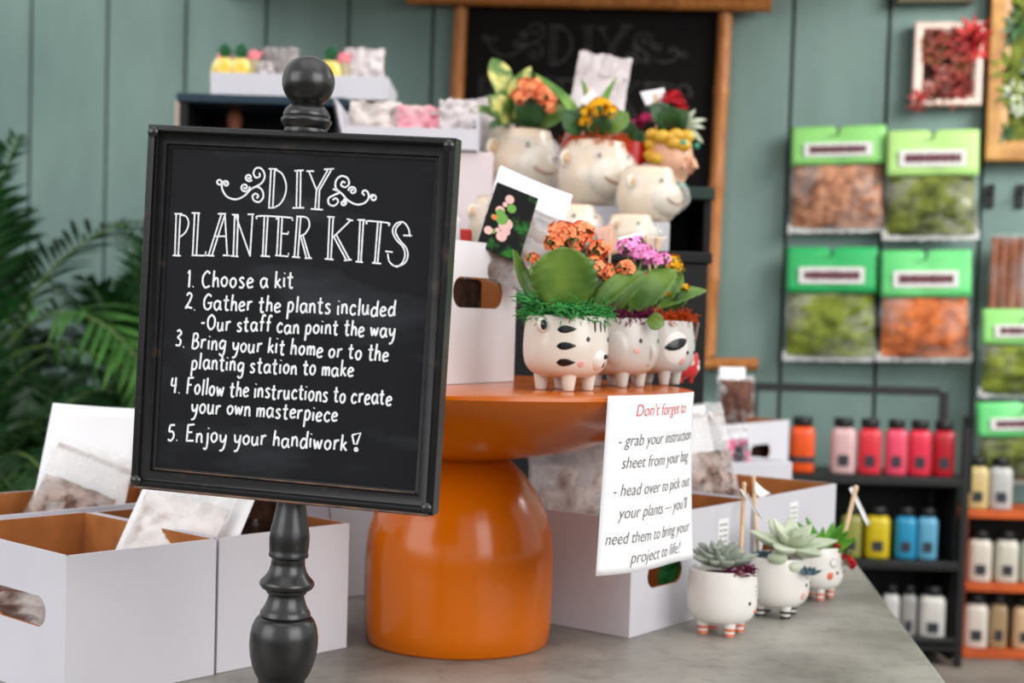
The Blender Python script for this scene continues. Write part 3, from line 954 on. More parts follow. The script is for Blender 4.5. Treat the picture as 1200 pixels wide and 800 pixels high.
# dark soil and pale bag in the box behind the post
bag_at('bag of dark brown soil in the box behind the post', PY(262, 660, 1.90), PY(345, 650, 1.92), PY(266, 585, 1.92), fill=SOIL, fill_h=.92, seed=12, th=.03)
bag_at('pale bluish bag at the right end of the box behind the post', PY(352, 650, 1.93), PY(388, 645, 1.97), PY(350, 588, 1.95), fill=None,
       card=(mat('bluish_card', (190, 200, 218), .6), .0, .075, -.014, .9), seed=14, th=.012)
mb = MB(); mb.prism([(-.03, 0), (.03, 0), (.032, .17), (.02, .185), (-.02, .185), (-.032, .17)], -.02, .02)
o = mb.build('red_pouch', mat('red_pouch_print', (226, 66, 40), .4), None, bevel=.003); p_ = PY(423, 620, 2.32); o.location = (p_.x, 2.32, TABLE + .004); o.rotation_euler = (0, 0, radians(35))
tag(o, 'red orange pouch peeking out between sign and orange stand', 'pouch')
# big clear bag below the dish
CLOUDY = mat('cloudy_plastic', (236, 236, 238), .16, scale=20, alpha=(.3, .8), spec=.6, bump=.5, bscale=16)
bag_at('large clear bag of pale potting mix hanging out below the orange dish', PY(620, 640, 2.17), PY(722, 650, 2.09), PY(620, 512, 2.17), fill=PALEMIX, fill_h=.74, seed=21, th=.030, film=CLOUDY)
for lab, q0, c_, h_ in (('packet of green moss seen in the handle slot under the paper notice', (795, 690, 2.10), MOSSG, .10), ('packet of brown bark seen in the handle slot behind the succulents', (868, 660, 2.36), SOIL, .10)):
    mb = MB(); pouch(mb, .11, .10, .02, 5, .01, topflat=False); o = mb.build('moss_packet', c_, None, ang=180); p_ = PY(*q0); o.location = (p_.x, p_.y, TABLE + .006); o.rotation_euler = (0, 0, aU)
    tag(o, lab, 'packet')
mb = MB(); mb.box((0, 0, .06), (.2, .03, .11)); o = mb.build('dark_packet', SOIL, None, bevel=.006); p_ = Wc - Vector((cos(aW), sin(aW), 0)) * .15 + Vector((-sin(aW), cos(aW), 0)) * .045
o.location = (p_.x, p_.y, TABLE + .006); o.rotation_euler = (0, 0, aW); tag(o, 'dark packet seen through the handle slot of the far white box', 'packet')
bag_at('clear bag with a white card rising between the paper notice and far box', PY(808, 610, 2.30), PY(872, 600, 2.36), PY(808, 478, 2.36), fill=POTSOIL, fill_h=.55,
       card=(PAPER, .06, .185, .012, .55), seed=25, th=.022, film=FILM)
bag_at('crumpled brown bag with white top in the far box at counter end', PY(842, 500, 4.08), PY(885, 500, 4.12), PY(846, 440, 4.1), fill=mat('brown_bark', (112, 72, 56), .9, c2=(70, 40, 32), scale=50), fill_h=.9,
       card=(PAPER, .09, .17, .02, .7), seed=27, th=.04)
bag_at('clear bag with a pink picture card in front of the far box', PY(850, 556, 3.0), PY(882, 552, 3.05), PY(848, 500, 3.02), fill=mat('pink_black_print', (226, 92, 140), .6, c2=(40, 40, 46), scale=30, lo=.45, hi=.6), fill_h=.7, seed=28, th=.015)
mb = MB(); mb.box((0, 0, .07), (.18, .12, .14)); hb = mb.build('white_carton', WHITEBOX, None, bevel=.002)
p = PY(866, 600, 3.06); hb.location = (p.x, 3.06, TABLE); hb.rotation_euler = (0, 0, .5)
tag(hb, 'low white carton hidden behind sticker boxes, under the pink card bag', 'box')
# leaning photo card bag in the dish box
PIC = mat('printed_flower_photo', (10, 10, 10), .6, spec=.15, c2=(40, 112, 36), scale=34, lo=.34, hi=.46)
r, M_, w, h = bag_at('leaning white card with a flower photograph in clear plastic, in the box on the dish', PY(545, 318, 1.92), PY(632, 352, 1.94), PY(601, 203, 1.98), fill=mat('dull_mix', (176, 164, 158), .8, c2=(112, 96, 90), scale=30), fill_h=.66,
                     card=(PAPER, .115, .157, -.012, 1.0), seed=31, th=.016, film=PLASTIC, group='instruction cards in bags')
pm = MB()
n = 10
pm.box((-w * .21, -.020, h * .50), (w * .56, .002, h * .60), 0)
for k in range(16):
    x, z = random.uniform(-.44, -.02) * w, random.uniform(.34, .7) * h
    mi = random.choice((1, 1, 2, 3, 3))
    rr = random.uniform(.003, .009)
    pm.add([(x + rr * cos(a * pi / 5), -.0213 - k * .00003, z + rr * sin(a * pi / 5)) for a in range(10)], [tuple(range(10))], mi)
pm.build('photo_print', [PIC, mat('print_pink', (226, 176, 170), .5), mat('print_orange', (222, 110, 36), .5), mat('print_green', (92, 150, 40), .5)], r, smooth=False)
# second sheet behind, and a red edged sheet by the sign
bag_at('crumpled clear bag behind the leaning flower card', PY(572, 330, 2.02), PY(655, 330, 2.03), PY(574, 232, 2.03), fill=mat('dull_mix', (182, 168, 160), .8, c2=(120, 100, 92), scale=30), fill_h=.7, seed=36, th=.022)
mb = MB(); mb.grid([[PY(529 + 10 * i / 6, 300 - 58 * j / 6 + i * 2.6 * (j / 6), 1.95 + .004 * i) for j in range(7)] for i in range(7)])
o = mb.build('folded_sheet', PAPER, None, solid=.0006); tag(o, 'white folded sheet close to the right edge of the sign above the dish box', 'paper')
mb = MB(); mb.box((0, 0, 0), (.035, .02, .03)); o = mb.build('red_packet', mat('red_packet_card', (206, 44, 40), .5), None, bevel=.003)
o.location = PY(538, 281, 2.02); tag(o, 'small red packet in the dish box beside the sign', 'packet')
ed1, ed2 = Vector((cos(aD), sin(aD), 0)), Vector((-sin(aD), cos(aD), 0))
c0 = D1 - ed1 * .072 + ed2 * .030
card_at('narrow white card edge seen through the handle slot of the dish box', c0 - ed1 * .016 + Vector((0, 0, .155)), c0 + ed1 * .004 + Vector((0, 0, .155)), c0 + ed1 * .014 + Vector((0, 0, .008)), c0 - ed1 * .006 + Vector((0, 0, .008)), bulge=.001)
mb = MB(); mb.box((0, 0, 0), (.075, .024, .13)); o = mb.build('dark_packet', SOIL, None, bevel=.006); o.location = D1 + Vector((cos(aD), sin(aD), 0)) * -.108 + Vector((-sin(aD), cos(aD), 0)) * .022 + Vector((0, 0, .072)); o.rotation_euler = (0, 0, aD)
tag(o, 'dark packet of soil seen through the handle slot of the dish box', 'packet')


# ================================================================== PLANT HELPERS
def leaf(mb, base, tip, width, nrm, bend=.15, cup=.25, scallop=0.0, shape=(0.55, .9), mi=0, nu=28, nw=6, thick=.0):
    """a blade from base to tip; nrm points roughly out of its upper face; shape=(position of the widest point, fullness)"""
    base = Vector(base); tip = Vector(tip); ax = tip - base; L = ax.length; ax.normalize()
    nrm = Vector(nrm); nrm = (nrm - ax * nrm.dot(ax)).normalized(); sd = ax.cross(nrm)
    wp, fu = shape
    P = []
    for i in range(nu + 1):
        t_ = i / nu
        if t_ < wp: wv = (sin(pi / 2 * t_ / wp)) ** (1.0 / fu)
        else: wv = max(0, 1 - ((t_ - wp) / (1 - wp)) ** (2.2 * fu)) ** .8
        wv = max(wv, .06 if i < nu else .02)
        sc_l = 1 + scallop * (abs(sin(t_ * 7 * pi)) - .3) * min(1, t_ * 4)
        row = []
        for j in range(nw + 1):
            s = (j / nw - .5) * 2
            row.append(base + ax * (L * t_) + sd * (s * width / 2 * wv * sc_l) + nrm * (bend * L * (sin(pi * t_)) + cup * width * .5 * (s * s) * wv))
        P.append(row)
    mb.grid(P, mi)


def floret(mb, c, n, r, mi=0, petals=4, rnd=random):
    n = Vector(n).normalized(); a = n.orthogonal().normalized(); b_ = n.cross(a); off = rnd.uniform(0, pi)
    for k in range(petals):
        t_ = off + 2 * pi * k / petals; d = a * cos(t_) + b_ * sin(t_); s = n.cross(d)
        vs = [c, c + d * r * .55 + s * r * .42 + n * r * .18, c + d * r + n * r * .1, c + d * r * .55 - s * r * .42 + n * r * .18]
        mb.add(vs, [(0, 1, 2, 3)], mi)
        mb.add([v - n * r * .08 for v in vs], [(3, 2, 1, 0)], mi)


def flower_head(mb, c, R, n, fr, mi=0, squash=.75, rnd=random):
    for k in range(n):
        d = Vector((rnd.gauss(0, 1), rnd.gauss(0, 1), rnd.gauss(.35, .9))).normalized()
        p = c + Vector((d.x * R, d.y * R, d.z * R * squash)) * rnd.uniform(.75, 1.05)
        floret(mb, p, d + Vector((rnd.uniform(-.3, .3), rnd.uniform(-.3, .3), .2)), fr * rnd.uniform(.8, 1.15), mi, rnd.choice((4, 4, 5)), rnd)


def moss(mb, c, r, n, L=.012, spill=.012, seed=0, ang0=0, ang1=2 * pi):
    rnd = random.Random(seed)
    for k in range(n):
        a = rnd.uniform(ang0, ang1); rr = r * sqrt(rnd.uniform(.35, 1.0))
        p = c + Vector((rr * cos(a), rr * sin(a), rnd.uniform(0, .012)))
        out = Vector((cos(a), sin(a), 0)) * rnd.uniform(.1, 1.0) + Vector((rnd.gauss(0, .5), rnd.gauss(0, .5), rnd.uniform(.0, 1.0)))
        out.normalize()
        pts = [p]
        for s in range(4):
            out = (out + Vector((rnd.gauss(0, .45), rnd.gauss(0, .45), rnd.gauss(-.12, .35)))).normalized()
            q_ = pts[-1] + out * L / 3.2
            if q_.z < c.z - spill: q_.z = c.z - spill
            hr = Vector((q_.x - c.x, q_.y - c.y, 0))
            if q_.z < c.z and hr.length < r + .002:
                hr = hr.normalized() * (r + .003); q_.x, q_.y = c.x + hr.x, c.y + hr.y
            pts.append(q_)
        mb.tube(pts, [.0009, .0009, .0008, .0007, .0005], 4)


def rosette(mb, c, R, layers=4, per=8, mi=0, tilt=(0, 0), thick=.006, wide=.42, point=.75, seed=0):
    rnd = random.Random(seed)
    Tl = Matrix.Rotation(tilt[0], 3, 'X') @ Matrix.Rotation(tilt[1], 3, 'Y')
    for l in range(layers):
        f = 1 - l / layers * .72
        el = radians(8 + 62 * (l / max(1, layers - 1)) ** 1.1)
        for k in range(per):
            a = 2 * pi * (k + .5 * (l % 2)) / per + rnd.uniform(-.12, .12)
            d = Vector((cos(a) * cos(el), sin(a) * cos(el), sin(el)))
            n_ = Vector((-cos(a) * sin(el), -sin(a) * sin(el), cos(el)))
            s = d.cross(n_); L = R * f * rnd.uniform(.9, 1.08)
            P = []
            nu, nc = 9, 10
            for i in range(nu + 1):
                t_ = i / nu
                w_ = L * wide * (sin(pi * min(1, t_ ** point * .96 + .04)) ** .75 * .5 + .09 * (1 - t_))
                if i == nu: w_ = L * .01
                th = thick * (sin(pi * (t_ * .85 + .12))) * f
                cpos = d * (L * t_) + n_ * (L * .16 * t_ * t_)
                P.append([c + Tl @ (cpos + s * (w_ * cos(2 * pi * q_ / nc)) + n_ * (th * sin(2 * pi * q_ / nc) + .35 * w_ * cos(2 * pi * q_ / nc) ** 2)) for q_ in range(nc + 1)])
            mb.grid(P, mi)


# ================================================================== ANIMAL PLANTERS
class Pot:
    """four legged ceramic animal cup; face looks towards local -y turned by yaw"""
    def __init__(s, name, label, cat, px, dist, z, R, Hh, yaw, body, leg=None, sock=None, group=None, legh=.0195, rimk=.935):
        c = PY(px, 400, dist); s.c = Vector((c.x, dist, z)); s.R = R; s.H = Hh; s.body = body; s.yaw = yaw; s.legh = legh
        s.root = thing(name, label, cat, (s.c.x, s.c.y, z), yaw, group)
        lh = legh
        B_ = Hh - lh * .8; z0_ = lh * .8
        s.prof = [(0, z0_), (R * .42, z0_), (R * .66, z0_ + B_ * .035), (R * .83, z0_ + B_ * .105), (R * .935, z0_ + B_ * .21), (R * .985, z0_ + B_ * .34), (R, z0_ + B_ * .48), (R * .995, z0_ + B_ * .62), (R * .975, z0_ + B_ * .80), (R * rimk, Hh)]
        pr = []
        for i in range(len(s.prof) - 1): pass
        sm = smoothpath(s.prof, 4)
        s.sm = sm
        full = sm + [(R * rimk - .0015, Hh + .0012), (R * rimk - .0035, Hh), (R * rimk - .006, Hh - .012), (0, Hh - .012)]
        mb = MB(); mb.lathe([(max(0, r), z_) for r, z_ in full], 56)
        s.pot = mb.build('ceramic_pot', body, s.root, ang=50)
        for k in range(4):
            a = pi / 4 + k * pi / 2
            mb = MB()
            lr = R * .17
            x, y = R * .56 * cos(a), R * .56 * sin(a)
            T = Matrix.Translation((x, y, 0))
            mb.lathe([(0, 0), (lr * .62, 0), (lr * .76, .0015), (lr * .86, lh * .4), (lr, lh * .8), (lr * 1.15, lh * 1.25), (0, lh * 1.3)], 18, T=T)
            lg = mb.build('leg', leg or body, s.pot, ang=60)
            if sock:
                m2 = MB()
                for z0 in (.08, .46):
                    za, zb = lh * z0, lh * (z0 + .20)
                    ra = lr * (.80 + .18 * z0) + .0004
                    m2.lathe([(ra - .001, za), (ra, za), (ra + .0004, zb), (ra - .001, zb)], 18, T=T)
                s._sock(m2, sock)
        mb = MB(); mb.lathe([(R * rimk - .0065, Hh - .011), (R * .6, Hh - .007), (0, Hh - .006)][::-1], 32)
        mb.build('soil', SOIL, s.root)

    def _sock(s, m2, sock):
        m2.build('leg_stripe', sock, s.pot, ang=30)

    def rad(s, z):
        for (r0, z0), (r1, z1_) in zip(s.sm[:-1], s.sm[1:]):
            if z0 <= z <= z1_ and z1_ > z0: return r0 + (r1 - r0) * (z - z0) / (z1_ - z0)
        return s.R

    def surf(s, th, z, off=0):
        r = s.rad(z) + off
        return Vector((r * sin(th), -r * cos(th), z))

    def patch(s, name, th, z, ru, rz, m_, rot=0, raise_=.0007, shape='oval', dome=0.0):
        """surface patch centred at angle th (deg from the face), height z; ru, rz half sizes in metres"""
        th = radians(th); mb = MB(); N = 36; rings = 4
        P = []
        for k in range(N):
            row = []
            a = 2 * pi * k / N
            ca, sa = cos(a), sin(a)
            if shape == 'leaf': sa *= abs(sa) ** .45 * (1 - .4 * ca)
            for q_ in range(rings + 1):
                f = q_ / rings
                u, v = ru * ca * f, rz * sa * f
                u, v = u * cos(rot) - v * sin(rot), u * sin(rot) + v * cos(rot)
                row.append(s.surf(th + u / s.R, z + v, raise_ + dome * sqrt(max(0, 1 - f * f)) - (0.0012 if q_ == rings else 0)))
            P.append(row)
        mb.grid(P, closed_u=True)
        return mb.build(name, m_, s.pot, ang=70)

    def ear(s, th, z, r, m_, inner=None, out=.6):
        th = radians(th); p = s.surf(th, z, r * .35)
        R3 = Matrix.Rotation(th, 3, 'Z')
        mb = MB(); mb.ell(p, (r * .55, r * .9, r), Rm=R3)
        o = mb.build('ear', m_, s.pot)
        if inner:
            mb = MB(); d = Vector((sin(th), -cos(th), 0)); side = Vector((cos(th), sin(th), 0)) * (1 if th < 0 else -1)
            mb.ell(p + side * r * .33 + d * r * .12, (r * .35, r * .62, r * .68), Rm=R3)
            i = mb.build('inner_ear', inner, s.pot); i['label'] = 'black inside of the ear'

    def world(s, px, py, dy=0.0): return PY(px, py, s.c.y + dy)

    def leaves(s, specs, m_, scallop=.10, name='leaf'):
        for sp_ in specs:
            base_, tip_, w_, nrm = sp_[:4]
            kw = sp_[4] if len(sp_) > 4 else {}
            mb = MB(); leaf(mb, base_, tip_, w_, nrm, scallop=scallop, **kw)
            mb.build(name, m_, s.root, world=True, solid=.0012, ang=180)

    def flowers(s, heads, m_, fr=.006, name='flower_cluster', stem_to=None, seed=1):
        rnd = random.Random(seed)
        for (px, py, dy, Rp, n) in heads:
            c = s.world(px, py, dy); R = Rp / FPX * s.c.y
            mb = MB(); flower_head(mb, c, R, n, fr, 0, .8, rnd)
            if m_ is not None:
                b0 = Vector((s.c.x + (c.x - s.c.x) * .25, s.c.y + (c.y - s.c.y) * .25, s.c.z + s.H - .006))
                mb.tube([b0, (b0 + c) / 2 + Vector((0, 0, .006)), c], .0016, 6, 1)
                for k in range(10):
                    e_ = c + Vector((rnd.uniform(-.8, .8) * R, rnd.uniform(-.8, .8) * R, rnd.uniform(-.2, .5) * R))
                    mb.tube([c - Vector((0, 0, R * .8)), e_], .0008, 5, 1)
                    mb.ell(e_, (.0022, .0022, .003), 1, seg=8, rings=5)
            mb.build(name, [m_, STEM], s.root, world=True, smooth=False)

    def mossring(s, m_, n=420, L=.014, spill=.012, seed=2):
        mb = MB(); moss(mb, Vector((s.c.x, s.c.y, s.c.z + s.H - .003)), s.R * .90, n, L, spill, seed)
        mb.build('moss_topping', m_, s.root, world=True, ang=180)

    def face(s, eye_th=24, eye_z=.064, cheek=(34, .036), nose=True, er=.0028):
        for sg in (-1, 1):
            s.patch('eye', sg * eye_th, eye_z, er, er * 1.25, BLK, dome=.0006)
            if cheek: s.patch('cheek', sg * cheek[0], cheek[1], .0055, .0045, PINK)


V = Vector
# ---- tiger
TIGERW = mat('ivory_ceramic', (226, 221, 210), .24, c2=(218, 212, 199), scale=6)
tg = Pot('tiger_planter', 'white tiger planter with black stripes, green moss and orange flowers', 'planter', 663, 1.79, DT + .0005, .0525, .091, radians(53), TIGERW, group='animal planters on the dish')
tg.face(24, .064, (33, .034))
tg.patch('snout', 0, .038, .0135, .013, WHITECER, dome=.005)
tg.patch('nose', 3, .043, .0036, .0034, BLK, raise_=.0062, dome=.001)
tg.patch('mouth', 2, .034, .0008, .005, BLK, raise_=.0062)
for sg in (-1, 1):
    for z_ in (.0755, .0555, .0355): tg.patch('stripe', sg * 54, z_, .0135, .0050, BLK, shape='leaf', rot=sg * -.04)
    tg.ear(sg * 88, .080, .0095, TIGERW, BLK)
for th in (-12, 0, 12): tg.patch('brow_stripe', th, .080, .0018, .0085, BLK, shape='oval')
for th, z_ in ((150, .07), (180, .055), (210, .07), (165, .035), (195, .035)): tg.patch('stripe', th, z_, .0118, .0042, BLK, shape='leaf')
tg.mossring(MOSSG, 520, .018, .010)
mb = MB()
moss(mb, tg.world(668, 372, -.045), .014, 110, .012, .02, 4); moss(mb, tg.world(628, 362, -.03), .012, 60, .018, .006, 14)
mb.build('moss_tuft', MOSSG, tg.root, world=True, ang=180)
lf = {'shape': (.58, 1.0), 'bend': .06, 'cup': .22}
fz = tg.world(660, 370, 0)
W_ = tg.world
tg.leaves([
    (W_(664, 372, -.030), W_(659, 289, -.05), .076, V((-.10, -1, .35)), {'shape': (.60, 1.25), 'bend': .04, 'cup': .20}),
    (W_(640, 368, -.01), W_(601, 292, -.02), .030, V((.6, -.5, .5)), {'shape': (.5, .8), 'bend': -.12, 'cup': .5}),
    (W_(690, 372, -.02), W_(754, 318, .0), .030, V((-.2, -.8, .7)), {'shape': (.5, .8), 'bend': .1, 'cup': .4}),
    (W_(690, 368, .0), W_(720, 312, .01), .040, V((.2, -.9, .4)), {'shape': (.55, 1), 'bend': .08}),
    (W_(675, 366, .02), W_(698, 290, .04), .04, V((.2, -.9, .4)), {'shape': (.55, 1)}),
    (W_(650, 366, .03), W_(630, 305, .06), .04, V((-.2, -.9, .4)), {'shape': (.55, 1)}),
    (W_(665, 366, .03), W_(660, 322, .09), .05, V((0, -.2, 1)), {'shape': (.55, 1)}),
], LEAF)
tg.flowers([(658, 272, .01, 16, 54), (682, 272, .02, 15, 50), (648, 284, .0, 10, 22), (672, 288, .015, 11, 24), (702, 292, .01, 12, 32), (697, 312, -.01, 13, 38), (733, 314, .0, 10, 26), (710, 318, .0, 9, 18)], FLOR, .0072, seed=3)
tg.flowers([(624, 303, -.01, 7, 10)], FLOR, .0062, seed=6)
tg.flowers([(690, 330, .0, 8, 10), (672, 282, -.005, 7, 10)], FLOR, .005, seed=8)

# ---- elephant
el = Pot('elephant_planter', 'pale grey elephant planter with plum moss and pink flowers', 'planter', 725, 1.93, DT + .0005, .0525, .090, radians(53), GREYCER, group='animal planters on the dish')
el.face(24, .062, (30, .049))
for sg in (-1, 1): el.patch('ear', sg * 60, .050, .0185, .0245, GREYCER, dome=.003, raise_=.001)
mb = MB()
mb.tube([el.surf(0, .056, -.003), el.surf(0, .048, .001), el.surf(0, .042, .001), el.surf(0, .036, .0), el.surf(-.05, .031, -.001)], [.0055, .0052, .0046, .004, .0034], 14)
mb.build('trunk', GREYCER, el.pot)
el.mossring(MOSSP, 420, .012, .008, 5)
W_ = el.world
el.leaves([
    (W_(722, 372, -.03), W_(760, 322, -.03), .034, V((-.35, -.7, .75)), {'shape': (.5, .9), 'bend': .16, 'cup': .45}),
    (W_(735, 372, -.02), W_(792, 316, .0), .048, V((-.35, -.9, .55)), {'shape': (.5, .95), 'bend': .08, 'cup': .25}),
    (W_(725, 370, .0), W_(740, 305, .02), .036, V((.1, -1, .3)), {}),
    (W_(735, 372, .0), W_(758, 316, .02), .036, V((.1, -1, .3)), {}),
    (W_(715, 372, .01), W_(700, 318, .03), .036, V((-.2, -1, .3)), {}),
    (W_(757, 376, -.045), W_(779, 379, -.05), .022, V((0, -1, .2)), {'shape': (.5, 1.1)}),
], LEAF)
el.flowers([(738, 290, .02, 13, 38), (755, 298, .01, 15, 48), (775, 305, .0, 10, 18), (748, 286, .03, 10, 14)], FLPK, .0068, seed=11)
el.flowers([(752, 322, -.005, 6, 8)], FLMG, .004, seed=12)

# ---- badger / panda faced
pa = Pot('badger_planter', 'white planter with black eye band, rust moss and yellow flowers', 'planter', 770, 2.035, DT + .0005, .052, .088, radians(62), GREYCER, group='animal planters on the dish')
for sg in (-1, 1):
    pa.patch('eye_field', sg * 35, .052, .0225, .0255, WHITECER, raise_=.0007)
    pa.patch('eye_band', sg * 36, .057, .0190, .0080, BLK, rot=sg * -.32, raise_=.0015)
    pa.patch('cheek', sg * 22, .034, .0065, .006, PINK, raise_=.0015)
    pa.patch('eye', sg * 14, .046, .0026, .003, BLK, raise_=.0016)
pa.mossring(MOSSO, 380, .012, .008, 9)
W_ = pa.world
pa.leaves([
    (W_(765, 366, -.03), W_(828, 340, .0), .030, V((-.1, -.7, .8)), {'shape': (.5, .8), 'bend': .1}),
    (W_(770, 366, -.02), W_(798, 318, .0), .034, V((-.3, -1, .4)), {}),
    (W_(785, 366, -.01), W_(800, 340, .0), .03, V((0, -.8, .6)), {}),
], LEAF)
pa.leaves([(W_(775, 366, -.02), W_(790, 330, -.01), .034, V((0, -.9, .5)), {}), (W_(765, 364, .0), W_(770, 322, .02), .034, V((0, -.9, .5)), {})], LEAFDK)
pa.flowers([(787, 308, .0, 11, 22), (796, 318, -.01, 6, 8), (800, 338, -.01, 6, 12), (778, 340, -.03, 6, 10)], FLYL, .0065, seed=15)


def stake(label, p0, p1, r=.0022, tagpts=None, tagmat=PAPER, stick=WOODSTICK, group='wooden stakes with paper tags'):
    root = thing('plant_stake', label, 'plant stake', p0, 0, group)
    mb = MB(); mb.tube([p0, (V(p0) + V(p1)) / 2, p1], r, 10); mb.ell(p1, (r * 1.25, r * 1.25, r * 1.6), seg=10, rings=6)
    mb.build('stick', stick, root, world=True)
    if tagpts:
        mb = MB()
        a, b_, c, d = [V(x) for x in tagpts]
        n = 6
        nn = (b_ - a).cross(d - a).normalized()
        mb.grid([[(a * (1 - i / n) + b_ * i / n) * (1 - j / n) + (d * (1 - i / n) + c * i / n) * j / n + nn * .003 * sin(pi * i / n) for j in range(n + 1)] for i in range(n + 1)])
        mb.build('paper_tag', tagmat, root, world=True, solid=.0005)
    return root


Y = 1.99
stake('pale pink folded tag rising behind the orange flowers', PY(712, 370, Y - .03), PY(716, 268, Y), .0018, (PY(697, 268, Y), PY(718, 262, Y + .03), PY(727, 296, Y + .03), PY(708, 300, Y)), PINKCARD)
stake('white pointed tag rising behind the pink flowers', PY(768, 370, Y + .06), PY(757, 276, Y + .06), .0016, (PY(722, 279, Y + .05), PY(757, 270, Y + .06), PY(760, 277, Y + .06), PY(728, 284, Y + .05)), PAPER)
stake('cream square tag behind the pink and yellow flowers', PY(765, 370, Y + .08), PY(770, 280, Y + .08), .0016, (PY(748, 277, Y + .08), PY(782, 277, Y + .08), PY(770, 299, Y + .08), PY(744, 288, Y + .08)), PAPER2)
# red little pot at the right end of the dish with a stick
rb = Pot('ladybug_planter', 'tiny red spotted planter at the right end of the dish', 'planter', 799, 2.115, DT + .0005, .026, .042, radians(40), mat('red_spotted_glaze', (210, 46, 52), .3), legh=.008)
for th, z_ in ((-50, .026), (-10, .03), (30, .022), (60, .03)): rb.patch('spot', th, z_, .005, .005, CREAM, dome=.001)
stake('thin brown stick tilted in the tiny red planter', PY(806, 440, 2.11), PY(818, 380, 2.115), .0018, None, stick=mat('brown_stick', (150, 120, 110), .7))

# ---- succulent planters on the counter
PG = 'small white animal planters with succulents'
s1 = Pot('cat_planter', 'white cat planter with grey rosette succulent and striped feet, nearest on counter', 'planter', 857, 1.99, TABLE + .0005, .0485, .090, radians(62), WHITECER, sock=CORAL, group=PG)
for sg in (-1, 1):
    s1.patch('eye', sg * 20, .049, .0024, .003, BLK, dome=.0005)
    for z_ in (.058, .064, .070): s1.patch('forehead_line', sg * 3 + 4, z_, .006, .0006, mat('grey_line', (150, 146, 140), .5))
s1.patch('nose', 2, .036, .004, .003, CORAL, dome=.0015)
mb = MB(); rosette(mb, V((s1.c.x - .004, s1.c.y - .004, s1.c.z + .098)), .050, 5, 9, thick=.006, wide=.42, seed=1, tilt=(.14, .0)); mb.build('rosette', SUCC, s1.root, world=True, ang=180)
mb = MB(); moss(mb, s1.world(866, 673, -.026), .019, 150, .008, .0, 31); mb.build('moss_topping', MOSSP, s1.root, world=True, ang=180)
stake('wooden stake with folded white tag in the nearest small planter', s1.world(867, 672, .01), s1.world(872, 568, .03), .0042 * .7, (s1.world(866, 572, .028), s1.world(876, 578, .02), s1.world(897, 614, .0), s1.world(886, 602, .01)), PAPER)
s2 = Pot('fox_planter', 'white planter with pale green rosette and black banded feet, middle of the three', 'planter', 921, 2.12, TABLE + .0005, .0475, .089, radians(66), WHITECER, sock=BLK, group=PG)
for sg in (-1, 1):
    s2.patch('eye', sg * 14, .052, .0024, .003, BLK, dome=.0005); s2.patch('cheek', sg * 20, .036, .007, .0065, PINK)
    s2.patch('curl', sg * 9, .066, .007, .007, mat('grey_line', (150, 146, 140), .5)); s2.patch('curl_inside', sg * 9, .066, .0055, .0055, WHITECER, raise_=.0012)
mb = MB(); rosette(mb, V((s2.c.x + .018, s2.c.y - .004, s2.c.z + .100)), .066, 3, 6, thick=.007, wide=.50, seed=6, tilt=(.25, .1)); mb.build('rosette', SUCC2, s2.root, world=True, ang=180)
mb = MB(); rosette(mb, s2.world(893, 655, -.01), .024, 4, 8, thick=.004, wide=.4, seed=7); rosette(mb, s2.world(948, 672, -.04), .018, 3, 7, thick=.003, wide=.4, seed=8); mb.build('small_rosette', SUCCB, s2.root, world=True, ang=180)
mb = MB(); mb.ell(s2.world(911, 654, -.04), (.015, .011, .009)); mb.ell(s2.world(929, 664, -.04), (.009, .008, .008)); mb.build('plump_leaf', SUCC2, s2.root, world=True)
stake('wooden stake with small white tag in the middle small planter', s2.world(888, 655, .0), s2.world(883, 560, .03), .0028, (s2.world(884, 562, .03), s2.world(903, 578, .02), s2.world(891, 583, .02), s2.world(885, 575, .02)), PAPER)
s3 = Pot('rabbit_planter', 'white planter with bright green spiky succulent and pink cheek, farthest of the three', 'planter', 966, 2.27, TABLE + .0005, .0435, .083, radians(52), WHITECER, sock=CORAL, group=PG)
for sg in (-1, 1):
    s3.patch('eye', sg * 14, .046, .0026, .003, BLK, dome=.0005); s3.patch('cheek', sg * 32, .042, .0065, .007, CORAL)
    s3.patch('curl', sg * 24, .062, .009, .008, mat('grey_line', (150, 146, 140), .5)); s3.patch('curl_inside', sg * 24, .062, .0075, .0065, WHITECER, raise_=.0012)
mb = MB()
rnd = random.Random(5)
for k, (tx, ty) in enumerate(((945, 606), (952, 618), (965, 618), (976, 612), (990, 612), (1003, 630), (984, 642), (942, 622), (958, 628), (994, 622), (972, 622), (935, 612))):
    leaf(mb, s3.world(965 + rnd.uniform(-6, 6), 650, -.01), s3.world(tx, ty, -.02 + rnd.uniform(-.03, .03)), .015, V((rnd.uniform(-.4, .4), -1, .6)), bend=-.05, cup=.5, shape=(.3, .8))
mb.build('spiky_leaves', SUCCG, s3.root, world=True, solid=.003, ang=180)
s3.flowers([(988, 648, -.02, 10, 30), (996, 660, -.03, 6, 14), (982, 640, -.02, 6, 12)], FLRD, .006, name='red_topping', seed=22)
stake('wooden stake with thin white tag leaning right in farthest small planter', s3.world(986, 640, .0), s3.world(1003, 572, .02), .0034, (s3.world(995, 572, .02), s3.world(999, 570, .02), s3.world(1020, 614, .01), s3.world(1016, 616, .01)), PAPER)


